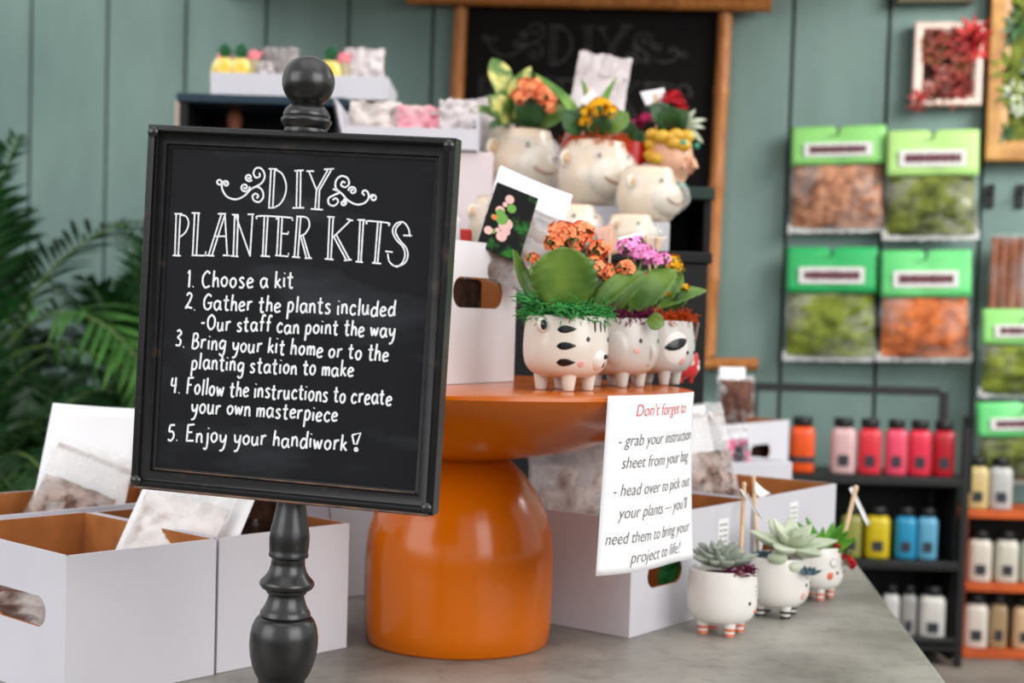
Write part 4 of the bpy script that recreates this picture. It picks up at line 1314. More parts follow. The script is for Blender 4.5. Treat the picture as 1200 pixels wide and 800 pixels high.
# ================================================================== RISERS AND THE POTS BEHIND
RZ = PY(690, 292, 2.56).z      # top of the tall black riser
rx0, rx1 = PY(400, 300, 2.54).x, PY(835, 300, 2.54).x
riser = thing('display_riser', 'tall black wooden riser on the counter behind the orange stand', 'riser', ((rx0 + rx1) / 2, 2.86, TABLE))
mb = MB(); mb.box(((rx0 + rx1) / 2, 2.86, (TABLE + RZ - .02) / 2 + .0005), (rx1 - rx0 - .012, .63, RZ - .021 - TABLE)); mb.build('carcass', BLACKWOOD, riser, world=True, bevel=.003)
mb = MB(); mb.box(((rx0 + rx1) / 2, 2.86, RZ - .01), (rx1 - rx0, .64, .02)); mb.build('top_board', BLACKWOOD, riser, world=True, bevel=.003)
# upper crate with green ledge at the right
CZ = PY(800, 218, 2.88).z
cx0, cx1 = PY(712, 240, 2.88).x, PY(839, 220, 2.88).x
crate = thing('wooden_crate', 'black crate with dark green top ledge, under the flower crowned head planter', 'crate', ((cx0 + cx1) / 2, 3.02, RZ))
mb = MB()
mb.box(((cx0 + cx1) / 2, 3.16, (RZ + CZ) / 2), (cx1 - cx0 - .01, .015, CZ - RZ - .02)); 
for x in (cx0 + .012, cx1 - .012): mb.box((x, 3.03, (RZ + CZ) / 2), (.015, .26, CZ - RZ - .022))
mb.box(((cx0 + cx1) / 2, 3.03, RZ + .008), (cx1 - cx0 - .01, .26, .014))
mb.build('carcass', BLACKWOOD, crate, world=True, bevel=.002)
mb = MB(); mb.box(((cx0 + cx1) / 2, 3.03, CZ - .0125), (cx1 - cx0, .29, .025)); mb.build('top_ledge', DKGREEN, crate, world=True, bevel=.003)
# hidden white carton that lifts the upper row
hx0, hx1 = PY(560, 240, 3.0).x, PY(690, 240, 3.0).x
UZ = RZ + .125
mb = MB(); mb.box(((hx0 + hx1) / 2, 3.02, (RZ + UZ) / 2), (hx1 - hx0, .26, UZ - RZ - .001)); o = mb.build('white_carton', WHITEBOX, None, bevel=.002)
tag(o, 'low white carton lifting the row of big faced planters', 'box')


SLOTHB = mat('sand_ceramic', (238, 222, 200), .26, c2=(226, 206, 180), scale=6)
SLOTHD = mat('brown_glaze', (168, 112, 76), .35, var=.15)


def sloth_pot(label, px, dist, z, R, Hh, yaw, wrap=True, upside=False, film_scale=1.12, nosek=.70, soil=True):
    """round cream planter with a big rounded muzzle face, loose clear film around it"""
    c = PY(px, 300, dist); root = thing('sloth_planter', label, 'planter', (c.x, dist, z), yaw, 'cream animal planters in clear wrap')
    mb = MB()
    prof = smoothpath([(0, 0), (R * .6, 0), (R * .86, Hh * .1), (R, Hh * .38), (R * .97, Hh * .62), (R * .84, Hh * .88), (R * .78, Hh)], 4) + [(R * .73, Hh), (R * .72, Hh * .86), (0, Hh * .86)]
    mb.lathe([(max(0, a), b_) for a, b_ in prof], 44)
    pot = mb.build('ceramic_pot', SLOTHB, root, ang=60)
    for sg in (-1, 1):
        mb = MB(); mb.ell((sg * R * .98, -R * .1, Hh * .70), (R * .22, R * .14, R * .25)); e_ = mb.build('ear', CREAM, pot)
        mb = MB(); mb.ell((sg * R * 1.0, -R * .19, Hh * .70), (R * .14, R * .08, R * .17)); mb.build('inner_ear', CREAMDARK, pot)
    mb = MB(); mb.ell((0, -R * .78, Hh * .42), (R * nosek, R * .42, R * nosek * .86)); mz = mb.build('muzzle', CREAM, pot)
    mb = MB()
    pts = []
    for i in range(13):
        a = -1.0 + 2.0 * i / 12
        x = R * nosek * .7 * sin(a); zz = Hh * .42 - R * nosek * .48 * cos(a) + R * .16
        k = max(0, 1 - (x / (R * nosek)) ** 2 - ((zz - Hh * .42) / (R * nosek * .86)) ** 2)
        pts.append((x, -R * .78 - R * .42 * sqrt(k) - .0003, zz))
    mb.tube(pts, R * .035, 6); mb.build('smile', SLOTHD, pot)
    for sg in (-1, 1):
        mb = MB(); mb.ell((sg * R * .46, -R * .90, Hh * .74), (R * .06, R * .04, R * .07)); mb.build('eye', BLK, pot)
    mb = MB(); mb.lathe([(R * .735, Hh - .001), (R * .76, Hh + .0015), (R * .785, Hh - .001)], 36); mb.build('rim_edge', SLOTHD, pot)
    if wrap:
        mb = MB()
        P = []
        for i in range(30):
            a = 2 * pi * i / 30; row = []
            for j in range(15):
                v = j / 14
                r = R * film_scale * (sin(pi * (.12 + .80 * v)) ** .55) * 1.06
                r += R * .42 * max(0, cos(a + pi / 2)) ** 2 * sin(pi * min(1, v * 1.15)) ** 1.0
                n_ = nz((cos(a) * 2.2, sin(a) * 2.2, v * 4 + px * .1))
                row.append(V((r * cos(a), r * sin(a), Hh * 1.02 * v + .001)) * (1 + .05 * n_ + .07 * abs(nz((cos(a) * 5, sin(a) * 5, v * 7 + px)))))
            P.append(row)
        mb.grid(P, closed_u=True)
        mb.build('plastic_wrap', FILM, root, ang=180)
    return root, V((c.x, dist, z)), R, Hh


def plant_on(root, c, top, leaves_, heads, fm_, lm, fr, seed, dist, lscal=.03):
    for sp_ in leaves_:
        mb = MB(); leaf(mb, sp_[0], sp_[1], sp_[2], sp_[3], scallop=lscal, **(sp_[4] if len(sp_) > 4 else {})); mb.build('leaf', sp_[5] if len(sp_) > 5 else lm, root, world=True, solid=.0015, ang=180)
    rnd = random.Random(seed)
    for px, py, R, n in heads:
        p = PY(px, py, dist - .07); mb = MB(); flower_head(mb, p, R / FPX * dist, n, fr, 0, .8, rnd)
        mb.tube([top, (top + p) / 2, p], .002, 6, 1); mb.build('flower_cluster', [fm_, STEM], root, world=True, smooth=False)


# upper row
r, c, R, Hh = sloth_pot('cream big muzzled planter with variegated leaves and orange flowers', 606, 3.00, UZ, .078, .132, radians(38), film_scale=1.0)
mb = MB(); mb.lathe([(0, Hh * .9), (R * .72, Hh * .88)][::-1], 24); mb.build('soil', SOIL, r)
Yd = 3.00
tp = c + V((0, 0, Hh * .9))
plant_on(r, c, tp, [
    (PY(597, 148, Yd), PY(577, 68, Yd - .02), .05, V((.3, -1, .2)), {'shape': (.72, 1), 'cup': .3}, VARIEG),
    (PY(600, 148, Yd), PY(622, 78, Yd - .05), .045, V((-.3, -1, .2)), {'shape': (.6, .9), 'cup': .3}, VARIEG),
    (PY(596, 148, Yd - .02), PY(572, 112, Yd - .06), .05, V((.1, -1, .5)), {'shape': (.6, .9)}, VARIEG),
    (PY(592, 150, Yd - .02), PY(550, 127, Yd - .05), .035, V((.1, -.7, .9)), {'shape': (.5, .8)}, VARIEG),
    (PY(597, 152, Yd - .04), PY(574, 150, Yd - .09), .03, V((0, -.6, .9)), {}, LEAFDK),
    (PY(622, 152, Yd - .03), PY(622, 110, Yd - .06), .062, V((0, -1, .3)), {'shape': (.6, 1.1)}, LEAFDK),
    (PY(632, 152, Yd - .02), PY(664, 126, Yd - .03), .05, V((-.3, -1, .4)), {'shape': (.55, 1)}, LEAF),
    (PY(612, 152, Yd + .02), PY(606, 116, Yd + .03), .06, V((0, -1, .3)), {}, LEAFDK)],
    [(622, 103, 16, 36), (640, 110, 14, 30), (610, 112, 10, 18), (644, 124, 8, 14)], FLOR, LEAF, .010, 31, Yd)
r, c, R, Hh = sloth_pot('cream smiling planter with yellow flowers and grassy leaves, middle of upper row', 694, 2.85, RZ + .097, .072, .125, radians(30), film_scale=1.0)
mb = MB(); moss(mb, c + V((0, 0, Hh - .006)), R * .78, 300, .02, .006, 41); mb.build('moss_topping', MOSSO, r, world=True)
Yd = 2.85; tp = c + V((0, 0, Hh * .9))
plant_on(r, c, tp, [
    (PY(690, 160, Yd), PY(626, 86, Yd), .024, V((.3, -1, .5)), {'shape': (.4, .7), 'bend': .12}, LEAF2),
    (PY(692, 160, Yd), PY(681, 92, Yd + .03), .02, V((.3, -1, .2)), {'shape': (.3, .7)}, LEAF2),
    (PY(695, 160, Yd), PY(722, 92, Yd + .03), .02, V((-.3, -1, .2)), {'shape': (.3, .7)}, LEAF2),
    (PY(680, 160, Yd - .03), PY(660, 130, Yd - .05), .05, V((0, -1, .4)), {}, LEAFDK),
    (PY(700, 162, Yd - .03), PY(700, 130, Yd - .05), .055, V((0, -1, .4)), {}, LEAFDK),
    (PY(705, 162, Yd - .03), PY(736, 132, Yd - .02), .045, V((0, -1, .4)), {}, LEAF),
    (PY(690, 162, Yd - .01), PY(688, 120, Yd), .05, V((0, -1, .4)), {}, LEAFDK)],
    [(703, 125, 12, 28), (690, 132, 9, 16), (716, 130, 8, 14), (686, 142, 5, 8)], FLYL, LEAF, .009, 33, Yd)
mb = MB(); mb.box((c.x, c.y, RZ + .048), (.10, .10, .095)); o = mb.build('white_carton', WHITEBOX, None, bevel=.002); tag(o, 'little white carton holding up the middle smiling planter', 'box')
r, c, R, Hh = sloth_pot('cream smiling planter in film at the right of the upper row, no plant', 756, 2.735, RZ + .062, .058, .100, radians(48), film_scale=1.0)
mb = MB(); mb.box((c.x, c.y, RZ + .0305), (.08, .08, .06)); o = mb.build('white_carton', WHITEBOX, None, bevel=.002); tag(o, 'little white carton holding up the unplanted smiling planter', 'box')
# lower row
LZ = RZ + .0005
sloth_pot('film wrapped cream planter low down, directly above the leaning flower card', 584, 2.66, LZ, .056, .092, radians(25), film_scale=1.0)
sloth_pot('film wrapped cream planter low down behind the pale pink tag', 668, 2.63, LZ, .050, .080, radians(30), film_scale=1.0)
sloth_pot('film wrapped cream planter at right end of the lower row', 738, 2.60, LZ, .044, .064, radians(40), film_scale=1.0)
# white crumpled bags behind the flowers
def crumple(label, px, py, wpx, hpx, dist, seed, m_=PAPER, rotd=0, thick=.02, cat='bag', name='paper_bag', zbase=None, group=None):
    c = PY(px, py, dist); w = wpx / FPX * dist; h = hpx / FPX * dist
    M = Matrix.Translation(c - V((0, 0, h / 2))) @ Matrix.Rotation(radians(rotd), 4, 'Y')
    if zbase is not None: M.translation.z = zbase
    root = thing(name, label, cat, M=M, group=group)
    mb = MB(); pouch(mb, w, h, thick, seed, .018)
    mb.build('sheet_bag', m_, root, ang=180)
    mb = MB(); mb.box((0, -.002, h * .86), (w * .96, .004, .008)); mb.build('zip_strip', mat('zip_plastic', (212, 204, 200), .3, alpha=.7), root)
    return root


WHB = mat('white_bag', (226, 218, 218), .5, c2=(200, 188, 186), scale=10)
CBG = 'white paper bags behind the flowers'
stk = 2.95
crumple('tall white crumpled bag poking up in front of the big wall chalkboard', 684, 120, 62, 172, 3.10, 51, WHB, 8, group=CBG, zbase=UZ)
crumple('small white bag behind the orange and variegated planter', 588, 135, 44, 118, 3.10, 52, WHB, -5, group=CBG, zbase=UZ)
crumple('white bag wedged between the orange and yellow flowered planters', 662, 150, 36, 42, 2.90, 53, WHB, 35, group=CBG, zbase=UZ + .05, thick=.012)
stake('white tag on a stake inside the yellow flowered planter', PY(690, 158, 2.84), PY(689, 104, 2.85), .003, (PY(679, 118, 2.81), PY(694, 104, 2.81), PY(700, 112, 2.81), PY(686, 124, 2.81)), PAPER)
# red pot with magenta flowers
rr_ = thing('red_planter', 'small red planter with magenta flowers beside the yellow head planter', 'planter', (PY(738, 200, 3.02).x, 3.02, CZ))
ph = PY(738, 168, 3.02).z - CZ
mb = MB(); mb.lathe([(0, 0), (.026, 0), (.034, ph * .6), (.036, ph), (.032, ph), (.03, ph * .8), (0, ph * .8)], 28); mb.build('pot_body', mat('red_glaze', (226, 66, 40), .3), rr_) 
rr_.children[0].data.materials[0] = mat('deep_red_glaze', (196, 28, 34), .3)
for px, py, R, n in ((742, 150, 12, 24), (756, 140, 9, 16), (733, 148, 8, 12)):
    mb = MB(); flower_head(mb, PY(px, py, 3.02), R / FPX * 3.02, n, .009, 0, .8, random.Random(px)); mb.build('flower_cluster', FLMG, rr_, world=True, smooth=False)
mb = MB()
for tx, ty in ((728, 150), (748, 152), (760, 158), (738, 140)): leaf(mb, PY(738, 170, 3.02), PY(tx, ty, 2.99), .03, V((0, -1, .4)))
mb.build('foliage', LEAFDK, rr_, world=True, solid=.0015, ang=180)

# head shaped planter with yellow flower cap
hd = thing('head_planter', 'head shaped planter with yellow blossom hair, teal collar and red flowers', 'planter', (PY(785, 200, 3.00).x, 3.00, CZ + .0005), radians(58))
R, Hh = .050, .112
SKIN = mat('peach_glaze', (232, 176, 142), .3, var=.06)
mb = MB(); mb.lathe(smoothpath([(0, 0), (.032, 0), (.034, .006), (.030, .014), (.034, .026), (.044, .045), (.047, .065), (.044, .085), (.040, Hh)], 4) + [(.036, Hh), (.034, Hh - .015), (0, Hh - .015)], 40)
mb.tube([(0, -.044, .07), (0, -.052, .058), (0, -.056, .049), (0, -.046, .046)], [.004, .0065, .008, .005], 12)
mb.build('head_body', SKIN, hd, ang=60)
mb = MB(); mb.lathe([(.0315, .004), (.0365, .005), (.037, .011), (.0325, .0145)], 36); mb.build('teal_collar', mat('teal_glaze', (58, 176, 150), .3), hd)
mb = MB()
rnd = random.Random(9)
for k in range(46):
    a = rnd.uniform(0, 2 * pi); z_ = rnd.uniform(.03, Hh)
    if abs(((a + pi / 2 + pi) % (2 * pi)) - pi) < 1.3 and z_ < Hh * .74: continue
    rr = .042
    mb.ell((rr * cos(a), rr * sin(a), z_), (.017, .017, .014), seg=10, rings=6)
mb.build('blossom_hair', mat('yellow_glaze', (232, 186, 62), .3, c2=(216, 160, 36), scale=60), hd)
for sg in (-1, 1):
    mb = MB(); mb.ell((sg * .030, -.044, .094), (.008, .006, .006)); mb.build('leaf_ornament', MATS['teal_glaze'], hd)
for sg in (-1, 1):
    mb = MB(); mb.ell((sg * .017, -.0445, .062), (.003, .0015, .0025), seg=10, rings=6); mb.build('eye', BLK, hd)
    mb = MB(); mb.ell((sg * .021, -.0415, .046), (.006, .003, .005), seg=12, rings=6); mb.build('cheek', PINK, hd)
mb = MB(); mb.ell((0, -.047, .036), (.007, .003, .0025), seg=12, rings=6); mb.build('lips', CORAL, hd)
Yd = 3.00
for k, (bx, by, tx, ty, w_, m_) in enumerate(((782, 150, 762, 122, .05, LEAFDK), (785, 150, 784, 124, .055, LEAFDK), (790, 150, 806, 130, .05, LEAFDK), (780, 150, 772, 136, .04, LEAFDK))):
    mb = MB(); leaf(mb, PY(bx, by, Yd), PY(tx, ty, Yd - .03), w_, V((0, -1, .4))); mb.build('leaf', m_, hd, world=True, solid=.0015, ang=180)
mb = MB()
for tx, ty in ((826, 150), (820, 162), (828, 140), (815, 128), (808, 150), (824, 168), (812, 140)): leaf(mb, PY(800, 150, Yd), PY(tx, ty, Yd - .02), .014, V((0, -1, .5)), shape=(.4, .8))
mb.build('pale_leaf_spray', SUCC2, hd, world=True, solid=.002, ang=180)
for px, py, R_, n in ((788, 116, 12, 34), (776, 122, 8, 16), (798, 124, 7, 12)):
    mb = MB(); flower_head(mb, PY(px, py, Yd), R_ / FPX * Yd, n, .009, 0, .8, random.Random(px)); mb.build('flower_cluster', FLRD, hd, world=True, smooth=False)
stake('white curled tag standing in the head shaped planter', PY(770, 150, Yd - .01), PY(768, 112, Yd), .003, (PY(750, 108, Yd), PY(778, 103, Yd), PY(782, 120, Yd), PY(757, 124, Yd)), PAPER)

# ---- cartons stacked on the left of the riser
kx0, kx1 = PY(425, 240, 2.84).x, PY(576, 240, 2.84).x
K1 = PY(560, 178, 2.84).z
kc = thing('white_carton', 'pinkish white carton right beside the sign, under the white kit box', 'box', ((kx0 + kx1) / 2, 2.95, RZ))
mb = MB(); mb.box(((kx0 + kx1) / 2, 2.95, (RZ + K1) / 2), (kx1 - kx0, .22, K1 - RZ - .001)); mb.build('carton_body', mat('pinkish_cardboard', (222, 206, 208), .65, var=.04), kc, world=True, bevel=.002)
mb = MB(); mb.box(((kx0 + kx1) / 2, 2.838, (RZ + K1) / 2), (.05, .002, K1 - RZ - .01)); mb.build('seam_tape', PAPER2, kc, world=True)
# upper open carton with its flap towards the left
tz0 = K1; tz1 = PY(500, 119, 2.84).z
tx0, tx1 = PY(402, 140, 2.84).x, PY(560, 140, 2.84).x
kb = thing('display_carton', 'white open carton of small bags above the sign top edge', 'box', ((tx0 + tx1) / 2, 2.95, K1 + .001))
mb = MB(); th = .004
mb.box(((tx0 + tx1) / 2, 3.07, (tz0 + tz1) / 2), (tx1 - tx0, th, tz1 - tz0)); mb.box(((tx0 + tx1) / 2, 2.83, tz0 + .022), (tx1 - tx0, th, .04))
mb.box((tx1, 2.95, (tz0 + tz1) / 2 - .01), (th, .24, tz1 - tz0 - .02)); mb.box(((tx0 + tx1) / 2, 2.95, tz0 + .004), (tx1 - tx0, .24, th))
mb.add([(tx0, 2.83, tz0 + .003), (tx0, 3.07, tz0 + .003), (tx0 - .02, 3.07, tz1), (tx0 - .02, 2.83, tz1 + .002)], [(0, 1, 2, 3)])
mb.add([(tx0 + th, 2.83, tz0 + .003), (tx0 + th, 3.07, tz0 + .003), (tx0 - .02 + th, 3.07, tz1), (tx0 - .02 + th, 2.83, tz1 + .002)], [(3, 2, 1, 0)])
mb.build('carton', WHITEBOX, kb, world=True, smooth=False)
gb = 'small bags in the white display carton'
zb_ = tz0 + .008
crumple('little bag with pink contents in the white carton above the sign', 490, 145, 50, 52, 2.93, 61, mat('pink_contents', (232, 120, 150), .5, c2=(226, 190, 190), scale=16), 0, group=gb, zbase=zb_)
crumple('little clear bag with brown and white contents, left in the white carton', 440, 145, 60, 56, 2.95, 62, mat('pale_contents', (226, 216, 210), .5, c2=(150, 130, 120), scale=14, lo=.3, hi=.5), 0, group=gb, zbase=zb_)
crumple('pale crumpled bag at the right end of the white carton', 537, 140, 44, 60, 2.92, 63, WHB, 0, group=gb, zbase=zb_)

# ---- black cabinet and white crate of little figures further back
ky = 3.45
bx0, bx1 = PY(210, 130, ky).x, PY(404, 130, ky).x
bz1 = PY(300, 112, ky).z
cab = thing('black_cabinet', 'black open fronted cabinet behind the sign with dark blue top edge', 'cabinet', ((bx0 + bx1) / 2, ky + .15, TABLE))
mb = MB()
for x in (bx0 + .01, bx1 - .01): mb.box((x, ky + .15, (TABLE + bz1) / 2), (.02, .3, bz1 - TABLE - .02))
mb.box(((bx0 + bx1) / 2, ky + .29, (TABLE + bz1) / 2), (bx1 - bx0 - .04, .02, bz1 - TABLE - .02))
for z_ in (TABLE + .012, TABLE + .35, bz1 - .24): mb.box(((bx0 + bx1) / 2, ky + .15, z_), (bx1 - bx0 - .04, .28, .02))
mb.build('carcass', BLACKWOOD, cab, world=True, bevel=.002)
mb = MB(); mb.box(((bx0 + bx1) / 2, ky + .15, bz1 - .01), (bx1 - bx0 + .01, .32, .02)); mb.build('top_board', NAVY, cab, world=True, bevel=.002)
mb = MB(); mb.box((bx0 - .012, ky + .05, bz1 - .35), (.016, .02, .68)); mb.build('edge_strip', PAPER2, cab, world=True)
for k, (px, s_, lab) in enumerate(((248, 1.0, 'brown figure left inside the black cabinet'), (275, 1.5, 'taller brown figure inside the black cabinet'), (325, .8, 'low brown figure at the right inside the black cabinet'))):
    mb = MB(); x = PY(px, 140, ky + .12).x
    mb.lathe(smoothpath([(0, 0), (.03, 0), (.034, .03), (.022, .06 * s_), (.016, .10 * s_), (.02, .13 * s_), (0, .15 * s_)], 3), 16, T=Matrix.Translation((x, ky + .12, bz1 - .2295)))
    o = mb.build('wooden_figure', mat('brown_carving', (134, 74, 48), .6, var=.3), None); tag(o, lab, 'figure', 'brown figures in the black cabinet')
wx0, wx1 = PY(247, 100, ky + .02).x, PY(455, 100, ky + .02).x
wz0, wz1 = bz1 + .0005, PY(300, 86, ky + .02).z
wc = thing('white_crate', 'long white box of pineapple pots on top of the black cabinet', 'box', ((wx0 + wx1) / 2, ky + .12, bz1))
mb = MB(); th = .006
for yy in (ky + .02, ky + .26): mb.box(((wx0 + wx1) / 2, yy, (wz0 + wz1) / 2), (wx1 - wx0, th, wz1 - wz0))
for xx in (wx0 + th / 2, wx1 - th / 2): mb.box((xx, ky + .14, (wz0 + wz1) / 2), (th, .234, wz1 - wz0))
mb.box(((wx0 + wx1) / 2, ky + .14, wz0 + .004), (wx1 - wx0, .234, .006))
mb.build('carton', WHITEBOX, wc, world=True, bevel=.001)
PINEB = mat('yellow_white_glaze', (236, 226, 150), .35, c2=(228, 184, 30), scale=26, lo=.42, hi=.56)
DKGR = mat('dark_green_glaze', (24, 104, 60), .35, var=.25)
for k, (px, lab) in enumerate(((263, 'yellow pineapple pot with green crown, far left in the white box'), (282, 'yellow pineapple pot with green crown, second in the white box'), (387, 'yellow pineapple pot with green crown right of the sign finial'))):
    x = PY(px, 80, ky + .10).x
    rt = thing('pineapple_pot', lab, 'pot', (x, ky + .10, wz0 + .008), 0, 'pineapple pots')
    hb_ = wz1 - wz0 + .040
    mb = MB(); mb.lathe(smoothpath([(0, 0), (.02, 0), (.032, hb_ * .3), (.033, hb_ * .65), (.022, hb_ * .95), (0, hb_)], 4), 20); mb.build('pot_body', PINEB, rt)
    mb = MB()
    for q_ in range(12):
        a = q_ * 2.4; t_ = q_ / 12
        leaf(mb, V((0, 0, hb_ * .93)), V((.024 * (1 - t_ * .6) * cos(a), .024 * (1 - t_ * .6) * sin(a), hb_ + .012 + .028 * t_)), .016, V((-cos(a), -sin(a), 1)), nu=6, nw=3)
    mb.build('leaf_crown', DKGR, rt, solid=.003)
PKFIG = mat('pink_glaze_bright', (226, 120, 132), .4, c2=(196, 160, 140), scale=20, lo=.4, hi=.5)
for k, (px, lab) in enumerate(((297, 'pink bird figure third from left in the white box'), (402, 'pink bird figure right of the finial in the white box'), (254, 'tiny pink bird figure at the left end of the white box'))):
    x = PY(px, 80, ky + .1).x
    rt = thing('bird_figure', lab, 'figure', (x, ky + (.10 if px != 254 else .16), wz0 + .008), 0, 'pink bird figures')
    h_ = wz1 - wz0 + .060
    mb = MB(); mb.lathe(smoothpath([(0, 0), (.016, 0), (.022, h_ * .35), (.014, h_ * .65), (.012, h_ * .8), (0, h_ * .84)], 4), 16); mb.build('bird_body', mat('greenish_glaze', (170, 160, 120), .4), rt)
    mb = MB(); mb.ell((0, 0, h_ * .86), (.016, .014, .018)); mb.tube([(.008, 0, h_ * .88), (.026, -.004, h_ * .98)], [.008, .002], 8); mb.build('bird_head', PKFIG, rt)
crumple('grey rounded bag just left of the finial in the long white box', 330, 82, 40, 60, ky + .12, 71, mat('greyish_bag', (150, 144, 142), .5), 0, zbase=wz0 + .008, thick=.03, group='bags in the long white box')
crumple('white crumpled bag at the right end of the long white box', 427, 82, 44, 62, ky + .12, 72, WHB, 0, zbase=wz0 + .008, thick=.03, group='bags in the long white box')
crumple('small white bag right of the pink bird figures in the long white box', 312, 88, 18, 40, ky + .08, 73, WHB, 0, zbase=wz0 + .008, thick=.015, group='bags in the long white box')

# ================================================================== THE BIG WALL CHALKBOARD
def wall_thing(name, label, cat, px, py, off=.0, group=None):
    p = PW(px, py, off)
    return thing(name, label, cat, p, WANG, group)


def wl(root, px, py, off):
    """photo point on the plane `off` before the wall, in the thing's own coordinates"""
    return ROOTM[root.name].inverted() @ PW(px, py, off)


cb = wall_thing('wall_chalkboard', 'large black chalkboard with bamboo frame on the teal wall', 'chalkboard', 690, 425, .02)
pts = [wl(cb, *p, .02) for p in ((540, 0), (850, 5), (829, 428), (519, 424))]
mb = MB()
o2 = [(p.x, p.z) for p in pts]
mb.prism(o2, -.008, .016); pn = mb.build('slate_panel', mat('dull_black_slate', (17, 15, 15), .8, c2=(23, 20, 19), scale=4, spec=.12), cb)


def bamboo(root, a, b_, r, n, name):
    mb = MB(); a, b_ = V(a), V(b_); L = (b_ - a)
    P, Rr = [], []
    for k in range(n):
        for t_, rr in ((.0, 1.06), (.03, 1.10), (.06, .98), (.5, .95), (.94, .98)):
            P.append(a + L * ((k + t_) / n)); Rr.append(r * rr)
    P.append(b_); Rr.append(r * 1.04)
    mb.tube(P, Rr, 14)
    return mb.build(name, BAMBOO, root, ang=60)


rb_ = .028
lp = [wl(cb, *p, .05) for p in ((541, -4), (520, 430), (851, -4), (829, 432))]
bamboo(cb, lp[0], lp[1], rb_, 5, 'bamboo_pole'); bamboo(cb, lp[2], lp[3], rb_, 4, 'bamboo_pole')
hp = [wl(cb, *p, .085) for p in ((478, -3), (904, 6), (500, 422), (888, 427))]
bamboo(cb, hp[0], hp[1], rb_ * .95, 4, 'bamboo_pole'); bamboo(cb, hp[2], hp[3], rb_ * .9, 3, 'bamboo_pole')
for px, py in ((541, 0), (851, 6), (829, 426), (521, 423)):
    p = wl(cb, px, py, .066); mb = MB()
    for s_ in (-1, 1):
        d = V((1, 0, s_)).normalized(); T_ = frameM(p, (1, 0, -s_), d)
        mb.lathe([(rb_ * 1.35, -.012), (rb_ * 1.45, 0), (rb_ * 1.35, .012), (rb_ * 1.2, .012), (rb_ * 1.2, -.012)], 16, T=frameM(p, (0, 1, 0), (1, 0, s_)))
    mb.build('binding', BAMBOODK, cb)
mb = MB()
for s in HEAD1 + SW1:
    pp = smoothpath(s, 4) if len(s) > 2 else s
    mb.tube([wl(cb, 644 + (x - 490) * .434, 30 + (y - 440) * .34 + (x - 490) * .004, .0285) for x, y in pp], .0042, 5, flat=(0, -1, 0))
for s in HEAD2:
    pp = smoothpath(s, 4) if len(s) > 3 else s
    mb.tube([wl(cb, 559 + (x - 156) * .305, 90 + (y - 592) * .29, .0285) for x, y in pp], .0036, 5, flat=(0, -1, 0))
o = mb.build('chalk_lettering', FAINT, pn); o['label'] = 'faint grey chalk lettering: DIY planter kits'


# ================================================================== HANGING BAGS OF MOSS AND BARK
GRN1 = mat('light_green_card', (138, 206, 112), .5, var=.08, scale=6)
GRN2 = mat('pale_green_card', (172, 216, 126), .5, var=.08, scale=6)
GRN3 = mat('emerald_card', (38, 172, 92), .5, var=.1, scale=6)
GRN4 = mat('mid_green_card', (78, 190, 104), .5, c2=(120, 212, 130), scale=5)
MAROON = mat('maroon_print', (92, 34, 48), .6, var=.2)
LABELW = mat('label_white', (218, 216, 212), .6, var=.05)
BARK = mat('bark_chips', (186, 132, 100), .9, c2=(120, 74, 52), scale=26, bump=.9, bscale=22, lo=.38, hi=.6)
OLIVE = mat('olive_moss', (112, 122, 42), .95, c2=(56, 64, 22), scale=16, bump=.9, bscale=22, lo=.36, hi=.62)
LMOSS = mat('lime_moss', (124, 136, 44), .95, c2=(78, 92, 26), scale=18, bump=.9, bscale=22, lo=.36, hi=.62)
OBARK = mat('orange_moss', (206, 116, 62), .95, c2=(150, 70, 26), scale=18, bump=.9, bscale=22, lo=.36, hi=.62)
BARE = mat('bag_film', (228, 226, 222), .12, scale=7, alpha=(.0, .26), spec=.6, bump=.6, bscale=8)


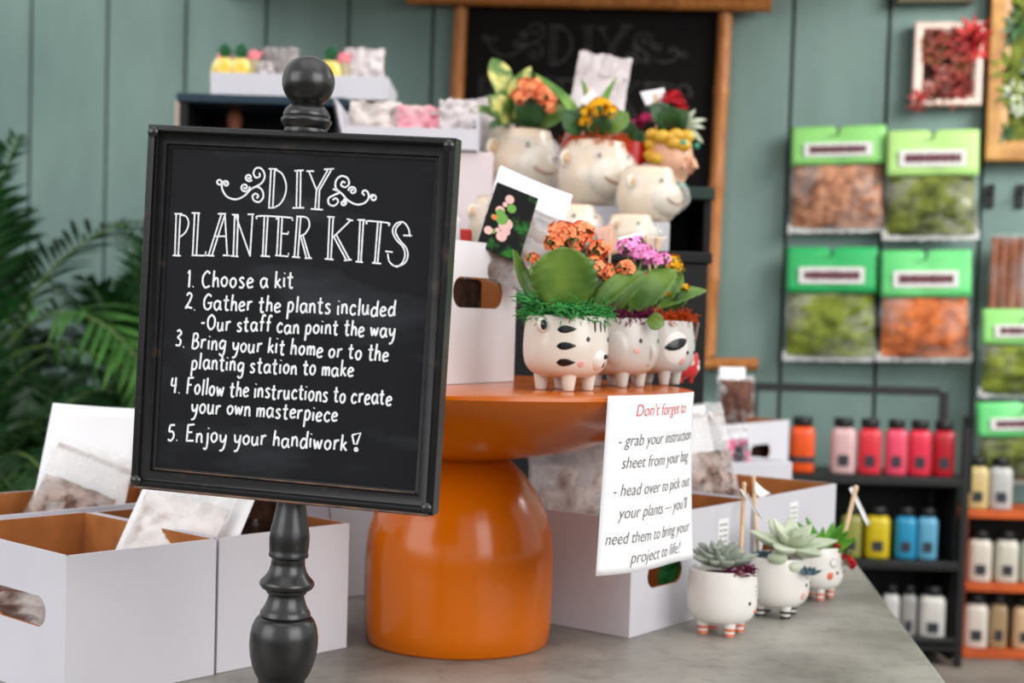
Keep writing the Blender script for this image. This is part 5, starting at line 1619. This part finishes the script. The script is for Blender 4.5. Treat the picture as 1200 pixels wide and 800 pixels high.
def hang_bag(label, TLp, TRp, BLp, off, head, fill, hk=.36, lab=(.14, .86, .52, .80), group='hanging bags of moss and bark'):
    a, b_, c = PW(*TLp, off), PW(*TRp, off), PW(*BLp, off)
    w = (b_ - a).length; h = (a - c).length
    mid = (a + b_) / 2 - V((0, 0, h))
    xd = (b_ - a).normalized()
    M = frameM(mid, xd, V((0, 0, 1)))
    root = thing('hanging_bag', label, 'bag', M=M, group=group)
    hz = h * (1 - hk)
    mb = MB()                                        # folded header card in two halves with the hang notch
    n = 18
    for sd in (1, -1):
        P = []
        for i in range(n + 1):
            u = i / n; row = []
            for j in range(7):
                v = j / 6
                notch = .035 * h * math.exp(-((u - .5) / .02) ** 2) if j == 6 else 0
                row.append(V(((u - .5) * w * 1.0, -sd * (.010 + .014 * (1 - v) + .006 * abs(sin(2 * pi * u))), hz + (h - hz) * v - notch)))
            P.append(row)
        mb.grid(P if sd > 0 else P[::-1])
    hd_ = mb.build('header_card', head, root, solid=.002)
    mb = MB()
    x0, x1, z0, z1_ = (lab[0] - .5) * w, (lab[1] - .5) * w, hz + (h - hz) * .20, hz + (h - hz) * .56
    mb.box(((x0 + x1) / 2, -.032, (z0 + z1_) / 2), (x1 - x0, .002, z1_ - z0)); lb = mb.build('label_panel', LABELW, hd_)
    mb = MB(); rnd = random.Random(label)
    xx = x0 + .08 * (x1 - x0)
    while xx < x1 - .10 * (x1 - x0):
        ww = rnd.uniform(.03, .055) * (x1 - x0); hh = (z1_ - z0) * rnd.uniform(.42, .58)
        mb.box((xx + ww / 2, -.0338, (z0 + z1_) / 2), (ww, .0012, hh)); xx += ww * 1.12
    mb.build('lettering', MAROON, lb)
    sd_ = sum(map(ord, label)) % 50
    mb = MB(); pouch(mb, w * 1.07, hz * 1.02, .050, sd_, .014, topflat=False, taper=.08)
    pc = mb.build('pouch', BARE, root, ang=180)
    mb = MB(); pouch(mb, w * .98, hz * .92, .046, sd_ + 7, .018, z0=hz * .06, topflat=False, taper=.06); fo = mb.build('filling', fill, root, ang=180)
    mb = MB()
    mb.grid([[V(((i / 30 - .5) * w * 1.06, .006 * nz((i * .9, j, sd_)), (.030 if j else -.004) + .010 * nz((i * .7, j * 3, sd_ + 2)))) for j in range(2)] for i in range(31)]); mb.build('bottom_seal', mat('seal_film', (220, 220, 218), .25, alpha=.75), pc)
    for sx in (-1,):
        pass
    mb = MB(); mb.tube([(0, off - .002, h - .03), (0, -.03, h - .03), (0, -.045, h - .025), (0, -.05, h - .012)], .004, 8)
    hk_ = mb.build('peg_hook', BLACKMETAL, root)
    return root


hang_bag('hanging bag of brown bark chips with light green header, upper left of four', (931, 150), (1042, 147), (929, 272), .07, GRN1, BARK)
hang_bag('hanging bag of olive moss with pale green header, upper right of four', (1042, 154), (1150, 152), (1042, 280), .10, GRN2, OLIVE, hk=.42)
hang_bag('hanging bag of lime moss with emerald header, lower left of four', (925, 290), (1031, 290), (922, 421), .08, GRN3, LMOSS, hk=.40)
hang_bag('hanging bag of orange moss with mid green header, lower right of four', (1036, 294), (1142, 293), (1034, 422), .10, GRN4, OBARK, hk=.42)
hang_bag('hanging bag of moss with light green header cut by the right edge, above another', (1154, 362), (1258, 362), (1151, 464), .16, GRN1, LMOSS, hk=.40)
hang_bag('hanging bag of moss at the right edge over the orange shelf', (1150, 472), (1262, 470), (1150, 566), .20, GRN4, OLIVE, hk=.42)
# bundle of sticks in clear sleeve
p0 = PW(1178, 362, .08); w_ = 40 / FPX * p0.y
bn = thing('stick_bundle', 'brown bundle of sticks in a clear sleeve above the right edge bags', 'bundle', p0, WANG)
hh = (PW(1178, 278, .08).z - p0.z)
mb = MB()
for k in range(7): mb.tube([((k - 3) * w_ / 7.4, .008 * (k % 2), 0), ((k - 3) * w_ / 7.4 + .002, .008 * (k % 2), hh)], w_ / 13, 8)
mb.build('sticks', mat('brown_sticks', (150, 92, 62), .7, c2=(112, 64, 42), scale=20, stretch=(3, 3, .5)), bn)
mb = MB(); pouch(mb, w_ * 1.05, hh * 1.05, .03, 77, .006, topflat=False); mb.build('sleeve', BARE, bn, ang=180)
for k, (px, lab) in enumerate(((1160, 'empty black peg hook on the wall, left of two below gold frame'), (1195, 'empty black peg hook on the wall at the right edge'))):
    hk = wall_thing('peg_hook', lab, 'hook', px, 230, .0, 'empty peg hooks'); mb = MB()
    mb.box((0, -.008, 0), (.03, .016, .085)); mb.build('back_plate', BLACKMETAL, hk, bevel=.003)
    mb = MB(); mb.tube([(0, -.016, .01), (0, -.08, .01), (0, -.10, .018), (0, -.105, .035)], .006, 8); mb.build('prong', BLACKMETAL, hk)


# ================================================================== FRAMED PLANT PICTURES
def framed(label, TLp, BRp, mframe, fw, mfill, off=.05, seed=0, cat='picture', extra=None, colors=None):
    tl, br = PW(*TLp, off), PW(*BRp, off)
    w = (br - tl).dot(WX); h = tl.z - br.z
    root = thing('plant_picture', label, cat, (tl + br) / 2 - V((0, 0, h / 2)), WANG, 'living plant pictures on the wall')
    mb = MB()
    for ins, y in ():
        pass
    prof = [(0, .03), (0, -.012), (.006, -.018), (fw * .6, -.016), (fw, -.004), (fw, .03)]
    rows = []
    for ins, y in prof: rows.append([(-w / 2 + ins, y, ins), (w / 2 - ins, y, ins), (w / 2 - ins, y, h - ins), (-w / 2 + ins, y, h - ins)])
    mb.grid([[rows[j % len(prof)][i] for j in range(len(prof) + 1)] for i in range(4)], closed_u=True)
    mb.build('frame', mframe, root, ang=25)
    mb = MB(); mb.box((0, .018, h / 2), (w - fw * 2, .015, h - fw * 2)); mb.build('moss_backing', mfill, root)
    rnd = random.Random(seed); 
    for ci, (cm, n, sz, box_) in enumerate(colors or ()):
        for k in range(n):
            mb = MB()
            x = (rnd.uniform(box_[0], box_[1]) - .5) * (w - fw * 1.2); z_ = rnd.uniform(box_[2], box_[3]) * (h - fw * 1.2) + fw * .6
            rosette(mb, V((x, -.004, z_)), rnd.uniform(.6, 1.2) * sz, 2, 7, tilt=(pi / 2, 0), thick=.004, wide=.36, seed=k)
            mb.build('succulent', cm, root, ang=180)
    return root, w, h


REDS = mat('red_succulent', (150, 34, 22), .6, c2=(90, 18, 12), scale=20)
REDB = mat('bright_red_succulent', (206, 40, 36), .6, c2=(140, 18, 20), scale=20)
BRN = mat('brown_succulent', (132, 78, 44), .7, c2=(84, 42, 22), scale=20)
def spiky(root, w, h):
    for x, z_, r_ in ((.36, .36, .075), (.26, .28, .06), (-.40, -.42, .042)):
        mb = MB(); rosette(mb, V((x * w, -.012, h / 2 + z_ * h)), r_, 2, 8, tilt=(pi / 2, 0), thick=.004, wide=.2, seed=3); mb.build('succulent', REDB, root, ang=180)


MAUV = mat('pale_pink_succulent', (206, 150, 140), .6, c2=(160, 100, 96), scale=20)
DARKFILL = mat('dark_moss_fill', (74, 34, 20), .95, c2=(36, 18, 12), scale=26, bump=.8)
r_, w_, h_ = framed('pinkish white framed picture of red and brown succulents', (1072, 27), (1149, 124), mat('pale_pink_frame', (230, 206, 192), .6, var=.06), .034, DARKFILL, .05, 3,
       colors=((BRN, 12, .045, (.1, .9, .1, .95)), (REDS, 14, .05, (.1, .95, .05, .95)), (REDB, 7, .055, (.66, 1.06, .62, 1.02)), (MAUV, 4, .03, (.0, .9, .0, .6)), (REDS, 6, .05, (.0, 1.0, -.04, .1))))
spiky(r_, w_, h_)
framed('gold framed picture of green moss cut by the right edge', (1163, -40), (1300, 190), mat('gold_frame', (190, 140, 66), .4, c2=(150, 100, 40), scale=14), .075, OLIVE, .06, 5,
       colors=((LMOSS, 16, .06, (.05, .95, .05, .95)), (LEAFDK, 12, .06, (.05, .95, .05, .95)), (SUCC2, 4, .05, (.1, .6, .2, .6))))
framed('dark framed picture just above the red succulents, only lower edge in view', (1054, -90), (1142, 3), mat('olive_frame', (96, 92, 72), .5, var=.15), .03, OLIVE, .05, 7)


# ================================================================== SHELVES OF COLOURED SAND
def jar(label, px0, px1, pyb, Y_, z, color, pyt, group, lidm=BLACKMETAL, band=False):
    xc = PY((px0 + px1) / 2, pyb, Y_).x; w = (px1 - px0) / FPX * Y_; h = (pyb - pyt) / FPX * Y_
    root = thing('sand_jar', label, 'jar', (xc, Y_, z), WANG, group)
    mb = MB(); R = w / 2
    prof = [(0, 0), (R * .9, 0), (R * .97, h * .02), (R, h * .06), (R, h * .84), (R * .97, h * .92), (R * .85, h * .975), (R * .66, h), (R * .60, h * 1.02), (0, h * 1.02)]
    mb.lathe(prof, 28, power=4); mb.build('jar_body', color, root, ang=50)
    mb = MB(); lh = h * .20
    mb.lathe([(0, h * 1.02), (R * .74, h * 1.02), (R * .78, h * 1.04), (R * .78, h * 1.02 + lh * .85), (R * .70, h * 1.02 + lh), (0, h * 1.02 + lh)], 24); mb.build('lid', lidm, root)
    mb = MB()
    if band: mb.lathe([(R * 1.0, h * .22), (R * 1.02, h * .22), (R * 1.02, h * .36), (R * 1.0, h * .36)], 28, power=4)
    else: mb.box((R * .05, -R * 1.005, h * .30), (R * .85, .004, h * .24))
    mb.build('jar_label', mat('dark_label', (42, 44, 52), .6), root)
    return root


def sand(n, c): return mat('sand_' + n, c, .3, var=.10, scale=40, coat=.2)


RY = 5.02
rack = thing('black_rack', 'black metal rack of coloured sand jars against the wall', 'rack', PY(1010, 745, RY) * 1.0)
rk0 = PY(885, 560, RY).x; rk1 = PY(1122, 560, RY).x
ROOTM[rack.name] = Matrix.Translation((0, 0, 0)); rack.matrix_world = Matrix.Translation(((rk0 + rk1) / 2, RY + .1, 0)); ROOTM[rack.name] = rack.matrix_world.copy()
SH = [PY(1010, 556, RY - .1).z, PY(1010, 654, RY - .1).z, PY(1010, 748, RY - .1).z]
for z_ in SH + [.10]:
    mb = MB(); mb.box(((rk0 + rk1) / 2, RY + .02, z_ - .0155), (rk1 - rk0, .30, .03)); mb.build('shelf_board', BLACKMETAL, rack, world=True, bevel=.003)
for x in (rk0 + .012, rk1 - .012):
    for yy in (RY - .12, RY + .16):
        mb = MB(); mb.box((x, yy, (SH[0] + .17) / 2), (.024, .024, SH[0] + .17)); mb.build('upright', BLACKMETAL, rack, world=True)
mb = MB(); zt = PY(1000, 456, RY + .16).z
mb.box(((rk0 + rk1) / 2 - .015, RY + .16, zt), (rk1 - rk0 - .03, .024, .03)); xr = PY(1106, 470, RY + .16).x
mb.box((xr, RY + .16, (zt + SH[0]) / 2), (.026, .026, zt - SH[0])); mb.box((rk0 + .012, RY + .16, (zt + SH[0]) / 2), (.026, .026, zt - SH[0]))
mb.build('top_rail', BLACKMETAL, rack, world=True)
mb = MB(); xs = PY(1128, 500, RY).x
zs1 = PY(1128, 486, RY).z
mb.tube([(rk1 - .01, RY - .1, SH[0] + .15), (rk1 - .01, RY - .1, zs1), (xs, RY - .1, zs1), (xs, RY - .1, SH[0] - .05), (rk1 - .01, RY - .1, SH[0] - .05)], .009, 8); mb.build('side_hoop', BLACKMETAL, rack, world=True)
mb = MB(); mb.box(((rk0 + rk1) / 2, RY + .172, SH[0] / 2), (rk1 - rk0 - .05, .008, SH[0] - .03)); mb.box((rk1 - .03, RY + .02, SH[0] / 2), (.008, .25, SH[0] - .03)); mb.build('back_panel', BACKDARK, rack, world=True)
J = 'coloured sand jars on the black rack'
YJ = RY - .06
for px0, px1, c, n, lab, bd in ((924, 953, (232, 84, 26), 'orange', 'orange sand jar with dark band, left end of top shelf', True), (972, 1001, (212, 172, 172), 'blush', 'pale pink sand jar between the orange jar and the red row', False),
                                (1004, 1031, (214, 48, 62), 'scarlet', 'first red sand jar, beside the pale pink jar', False), (1036, 1061, (226, 74, 102), 'hot_pink', 'hot pink sand jar, lightest of the red row', False),
                                (1063, 1089, (218, 44, 70), 'crimson', 'crimson sand jar, third of the red row beside the dark one', False), (1091, 1117, (176, 16, 34), 'dark_red', 'dark red sand jar at the right end of the red row', False)):
    jar(lab, px0, px1, 556, YJ, SH[0] + .0005, sand(n, c), 503, J, band=bd)
for px0, px1, c, n, lab in ((984, 1008, (142, 142, 70), 'olive', 'olive sand jar mostly behind the spiky succulent'), (1012, 1041, (204, 180, 26), 'yellow', 'yellow sand jar on the middle shelf'),
                            (1047, 1072, (34, 138, 178), 'blue', 'deeper blue sand jar on the middle shelf'), (1073, 1097, (92, 160, 190), 'sky', 'lighter blue sand jar at right of middle shelf'),
                            (950, 976, (90, 120, 70), 'green', 'green sand jar at the left of the middle shelf, behind succulents')):
    jar(lab, px0, px1, 653, YJ, SH[1] + .0005, sand(n, c), 604, J)
for px0, px1, c, n, lab in ((1032, 1052, (196, 194, 192), 'pearl', 'white sand jar touching the counter edge on lowest shelf'), (1054, 1072, (150, 148, 144), 'grey', 'grey sand jar on lowest shelf of the black rack'), (1075, 1106, (206, 202, 196), 'white', 'wide white sand jar at right of lowest black shelf')):
    jar(lab, px0, px1, 746, YJ, SH[2] + .0005, sand(n, c), 695, J)

# orange brown shelf unit on the floor
OY = PZ(1122, 771, 0).y
os_ = thing('wooden_shelf', 'orange brown wooden shelf unit of white jars at the right edge', 'shelf', (PZ(1122, 771, 0).x + .3, OY + .12, 0))
ox0 = PY(1122, 690, OY).x; ox1 = ox0 + .75
OS = [PY(1150, 762, OY).z, PY(1150, 684, OY).z, PY(1150, 598, OY).z]
for x in (ox0 + .014, ox1 - .014):
    mb = MB(); mb.box((x, OY + .12, OS[2] / 2 - .014), (.028, .24, OS[2] - .029)); mb.build('side_panel', ORWOOD, os_, world=True, bevel=.003)
for z_ in OS:
    mb = MB(); mb.box(((ox0 + ox1) / 2, OY + .12, z_ - .014), (ox1 - ox0 - (.058 if z_ != OS[2] else -.02), .24, .028)); mb.build('shelf_board', ORWOOD, os_, world=True, bevel=.003)
mb = MB(); mb.box(((ox0 + ox1) / 2, OY + .235, OS[2] / 2), (ox1 - ox0 - .06, .008, OS[2] - .04)); mb.build('back_panel', BACKDARK, os_, world=True)
J2 = 'jars on the orange brown shelf'
YO = OY + .07
for px0, px1, pyb, pyt, c, n, lab, zz in ((1130, 1156, 597, 548, (206, 184, 124), 'gold', 'gold sand jar on top of the orange brown shelf', 2), (1157, 1184, 597, 548, (186, 186, 182), 'silver', 'silver grey jar without label on top of orange shelf', 2),
                                          (1132, 1160, 683, 634, (210, 202, 188), 'ivory', 'ivory jar at the left of the middle orange shelf', 1), (1164, 1191, 683, 634, (204, 200, 184), 'bone', 'second white jar on the middle orange shelf', 1), (1194, 1222, 683, 634, (188, 194, 180), 'sage', 'sage white jar cut by the right edge on middle orange shelf', 1),
                                          (1127, 1155, 761, 710, (212, 202, 190), 'chalk', 'white jar at the left of the lowest orange shelf', 0), (1157, 1178, 761, 710, (160, 134, 96), 'tan', 'narrow tan jar on the lowest orange shelf', 0), (1184, 1212, 761, 712, (206, 172, 134), 'peach', 'peach tan jar cut by the right edge on lowest orange shelf', 0)):
    jar(lab, px0, px1, pyb, YO, OS[zz] + .0005, sand(n, c), pyt, J2)


# ================================================================== PALMS AT THE LEFT
def palm(label, x, y, z0, fronds, seed, mleaf, group='palms along the left side'):
    rnd = random.Random(seed)
    root = thing('areca_palm', label, 'palm', (x, y, 0), 0, group)
    mb = MB(); mb.lathe([(0, 0), (.13, 0), (.165, .26), (.175, .27), (.175, .30), (.155, .30), (.15, .27), (0, .26)], 32); mb.build('pot', TERRA, root)
    mb = MB()
    for k in range(7):
        a = rnd.uniform(0, 6.28); mb.tube([(.05 * cos(a), .05 * sin(a), .25), (.08 * cos(a), .08 * sin(a), z0 * .6), (.10 * cos(a), .10 * sin(a), z0)], [.014, .011, .009], 8)
    mb.build('cane_stems', STEM, root)
    for (az, el, L, droop, nl, ll, mk) in fronds:
        az = radians(az)
        wy = WL.y + (x + L * cos(az) - WL.x) * WX.y / WX.x - .14
        if y + L * sin(az) * 1.15 > wy: az = -az; el = radians(el)
        p = V((.06 * cos(az), .06 * sin(az), z0)); d = V((cos(az) * cos(el), sin(az) * cos(el), sin(el)))
        pts = [p]; n = 18
        for i in range(n):
            d = (d + V((0, 0, -droop / n))).normalized(); pts.append(pts[-1] + d * L / n)
        mb = MB(); mb.tube(pts, [.006 * (1 - .8 * i / n) + .001 for i in range(n + 1)], 6, 1)
        for i in range(nl):
            t_ = .18 + .82 * i / (nl - 1); f = t_ * n; k = min(n - 1, int(f)); q_ = pts[k].lerp(pts[k + 1], f - k)
            tg_ = (pts[k + 1] - pts[k]).normalized(); sd = tg_.cross(V((0, 0, 1))).normalized(); upv = sd.cross(tg_)
            for s_ in (-1, 1):
                ln = ll * (sin(pi * (.15 + .8 * t_)) ** .7) * rnd.uniform(.85, 1.1)
                dr = (tg_ * .75 + sd * s_ * .8 + upv * rnd.uniform(.0, .3)).normalized()
                tip = q_ + dr * ln + V((0, 0, -ln * rnd.uniform(.15, .4)))
                leaf(mb, q_, tip, ll * .075, upv + sd * s_ * -.2, bend=.10, cup=.3, shape=(.35, .7), nu=6, nw=2)
        mb.build('frond', [mk, STEM], root, ang=180)
    return root


def fr(n, seed, e0, e1, L0, L1, mk, a0=0, a1=360, dr=(.8, 1.7), ll=.26, nl=20):
    r_ = random.Random(seed)
    return [(a0 + (a1 - a0) * (k + r_.uniform(0, .8)) / n, r_.uniform(e0, e1), r_.uniform(L0, L1), r_.uniform(*dr), nl, ll * r_.uniform(.8, 1.15), mk) for k in range(n)]


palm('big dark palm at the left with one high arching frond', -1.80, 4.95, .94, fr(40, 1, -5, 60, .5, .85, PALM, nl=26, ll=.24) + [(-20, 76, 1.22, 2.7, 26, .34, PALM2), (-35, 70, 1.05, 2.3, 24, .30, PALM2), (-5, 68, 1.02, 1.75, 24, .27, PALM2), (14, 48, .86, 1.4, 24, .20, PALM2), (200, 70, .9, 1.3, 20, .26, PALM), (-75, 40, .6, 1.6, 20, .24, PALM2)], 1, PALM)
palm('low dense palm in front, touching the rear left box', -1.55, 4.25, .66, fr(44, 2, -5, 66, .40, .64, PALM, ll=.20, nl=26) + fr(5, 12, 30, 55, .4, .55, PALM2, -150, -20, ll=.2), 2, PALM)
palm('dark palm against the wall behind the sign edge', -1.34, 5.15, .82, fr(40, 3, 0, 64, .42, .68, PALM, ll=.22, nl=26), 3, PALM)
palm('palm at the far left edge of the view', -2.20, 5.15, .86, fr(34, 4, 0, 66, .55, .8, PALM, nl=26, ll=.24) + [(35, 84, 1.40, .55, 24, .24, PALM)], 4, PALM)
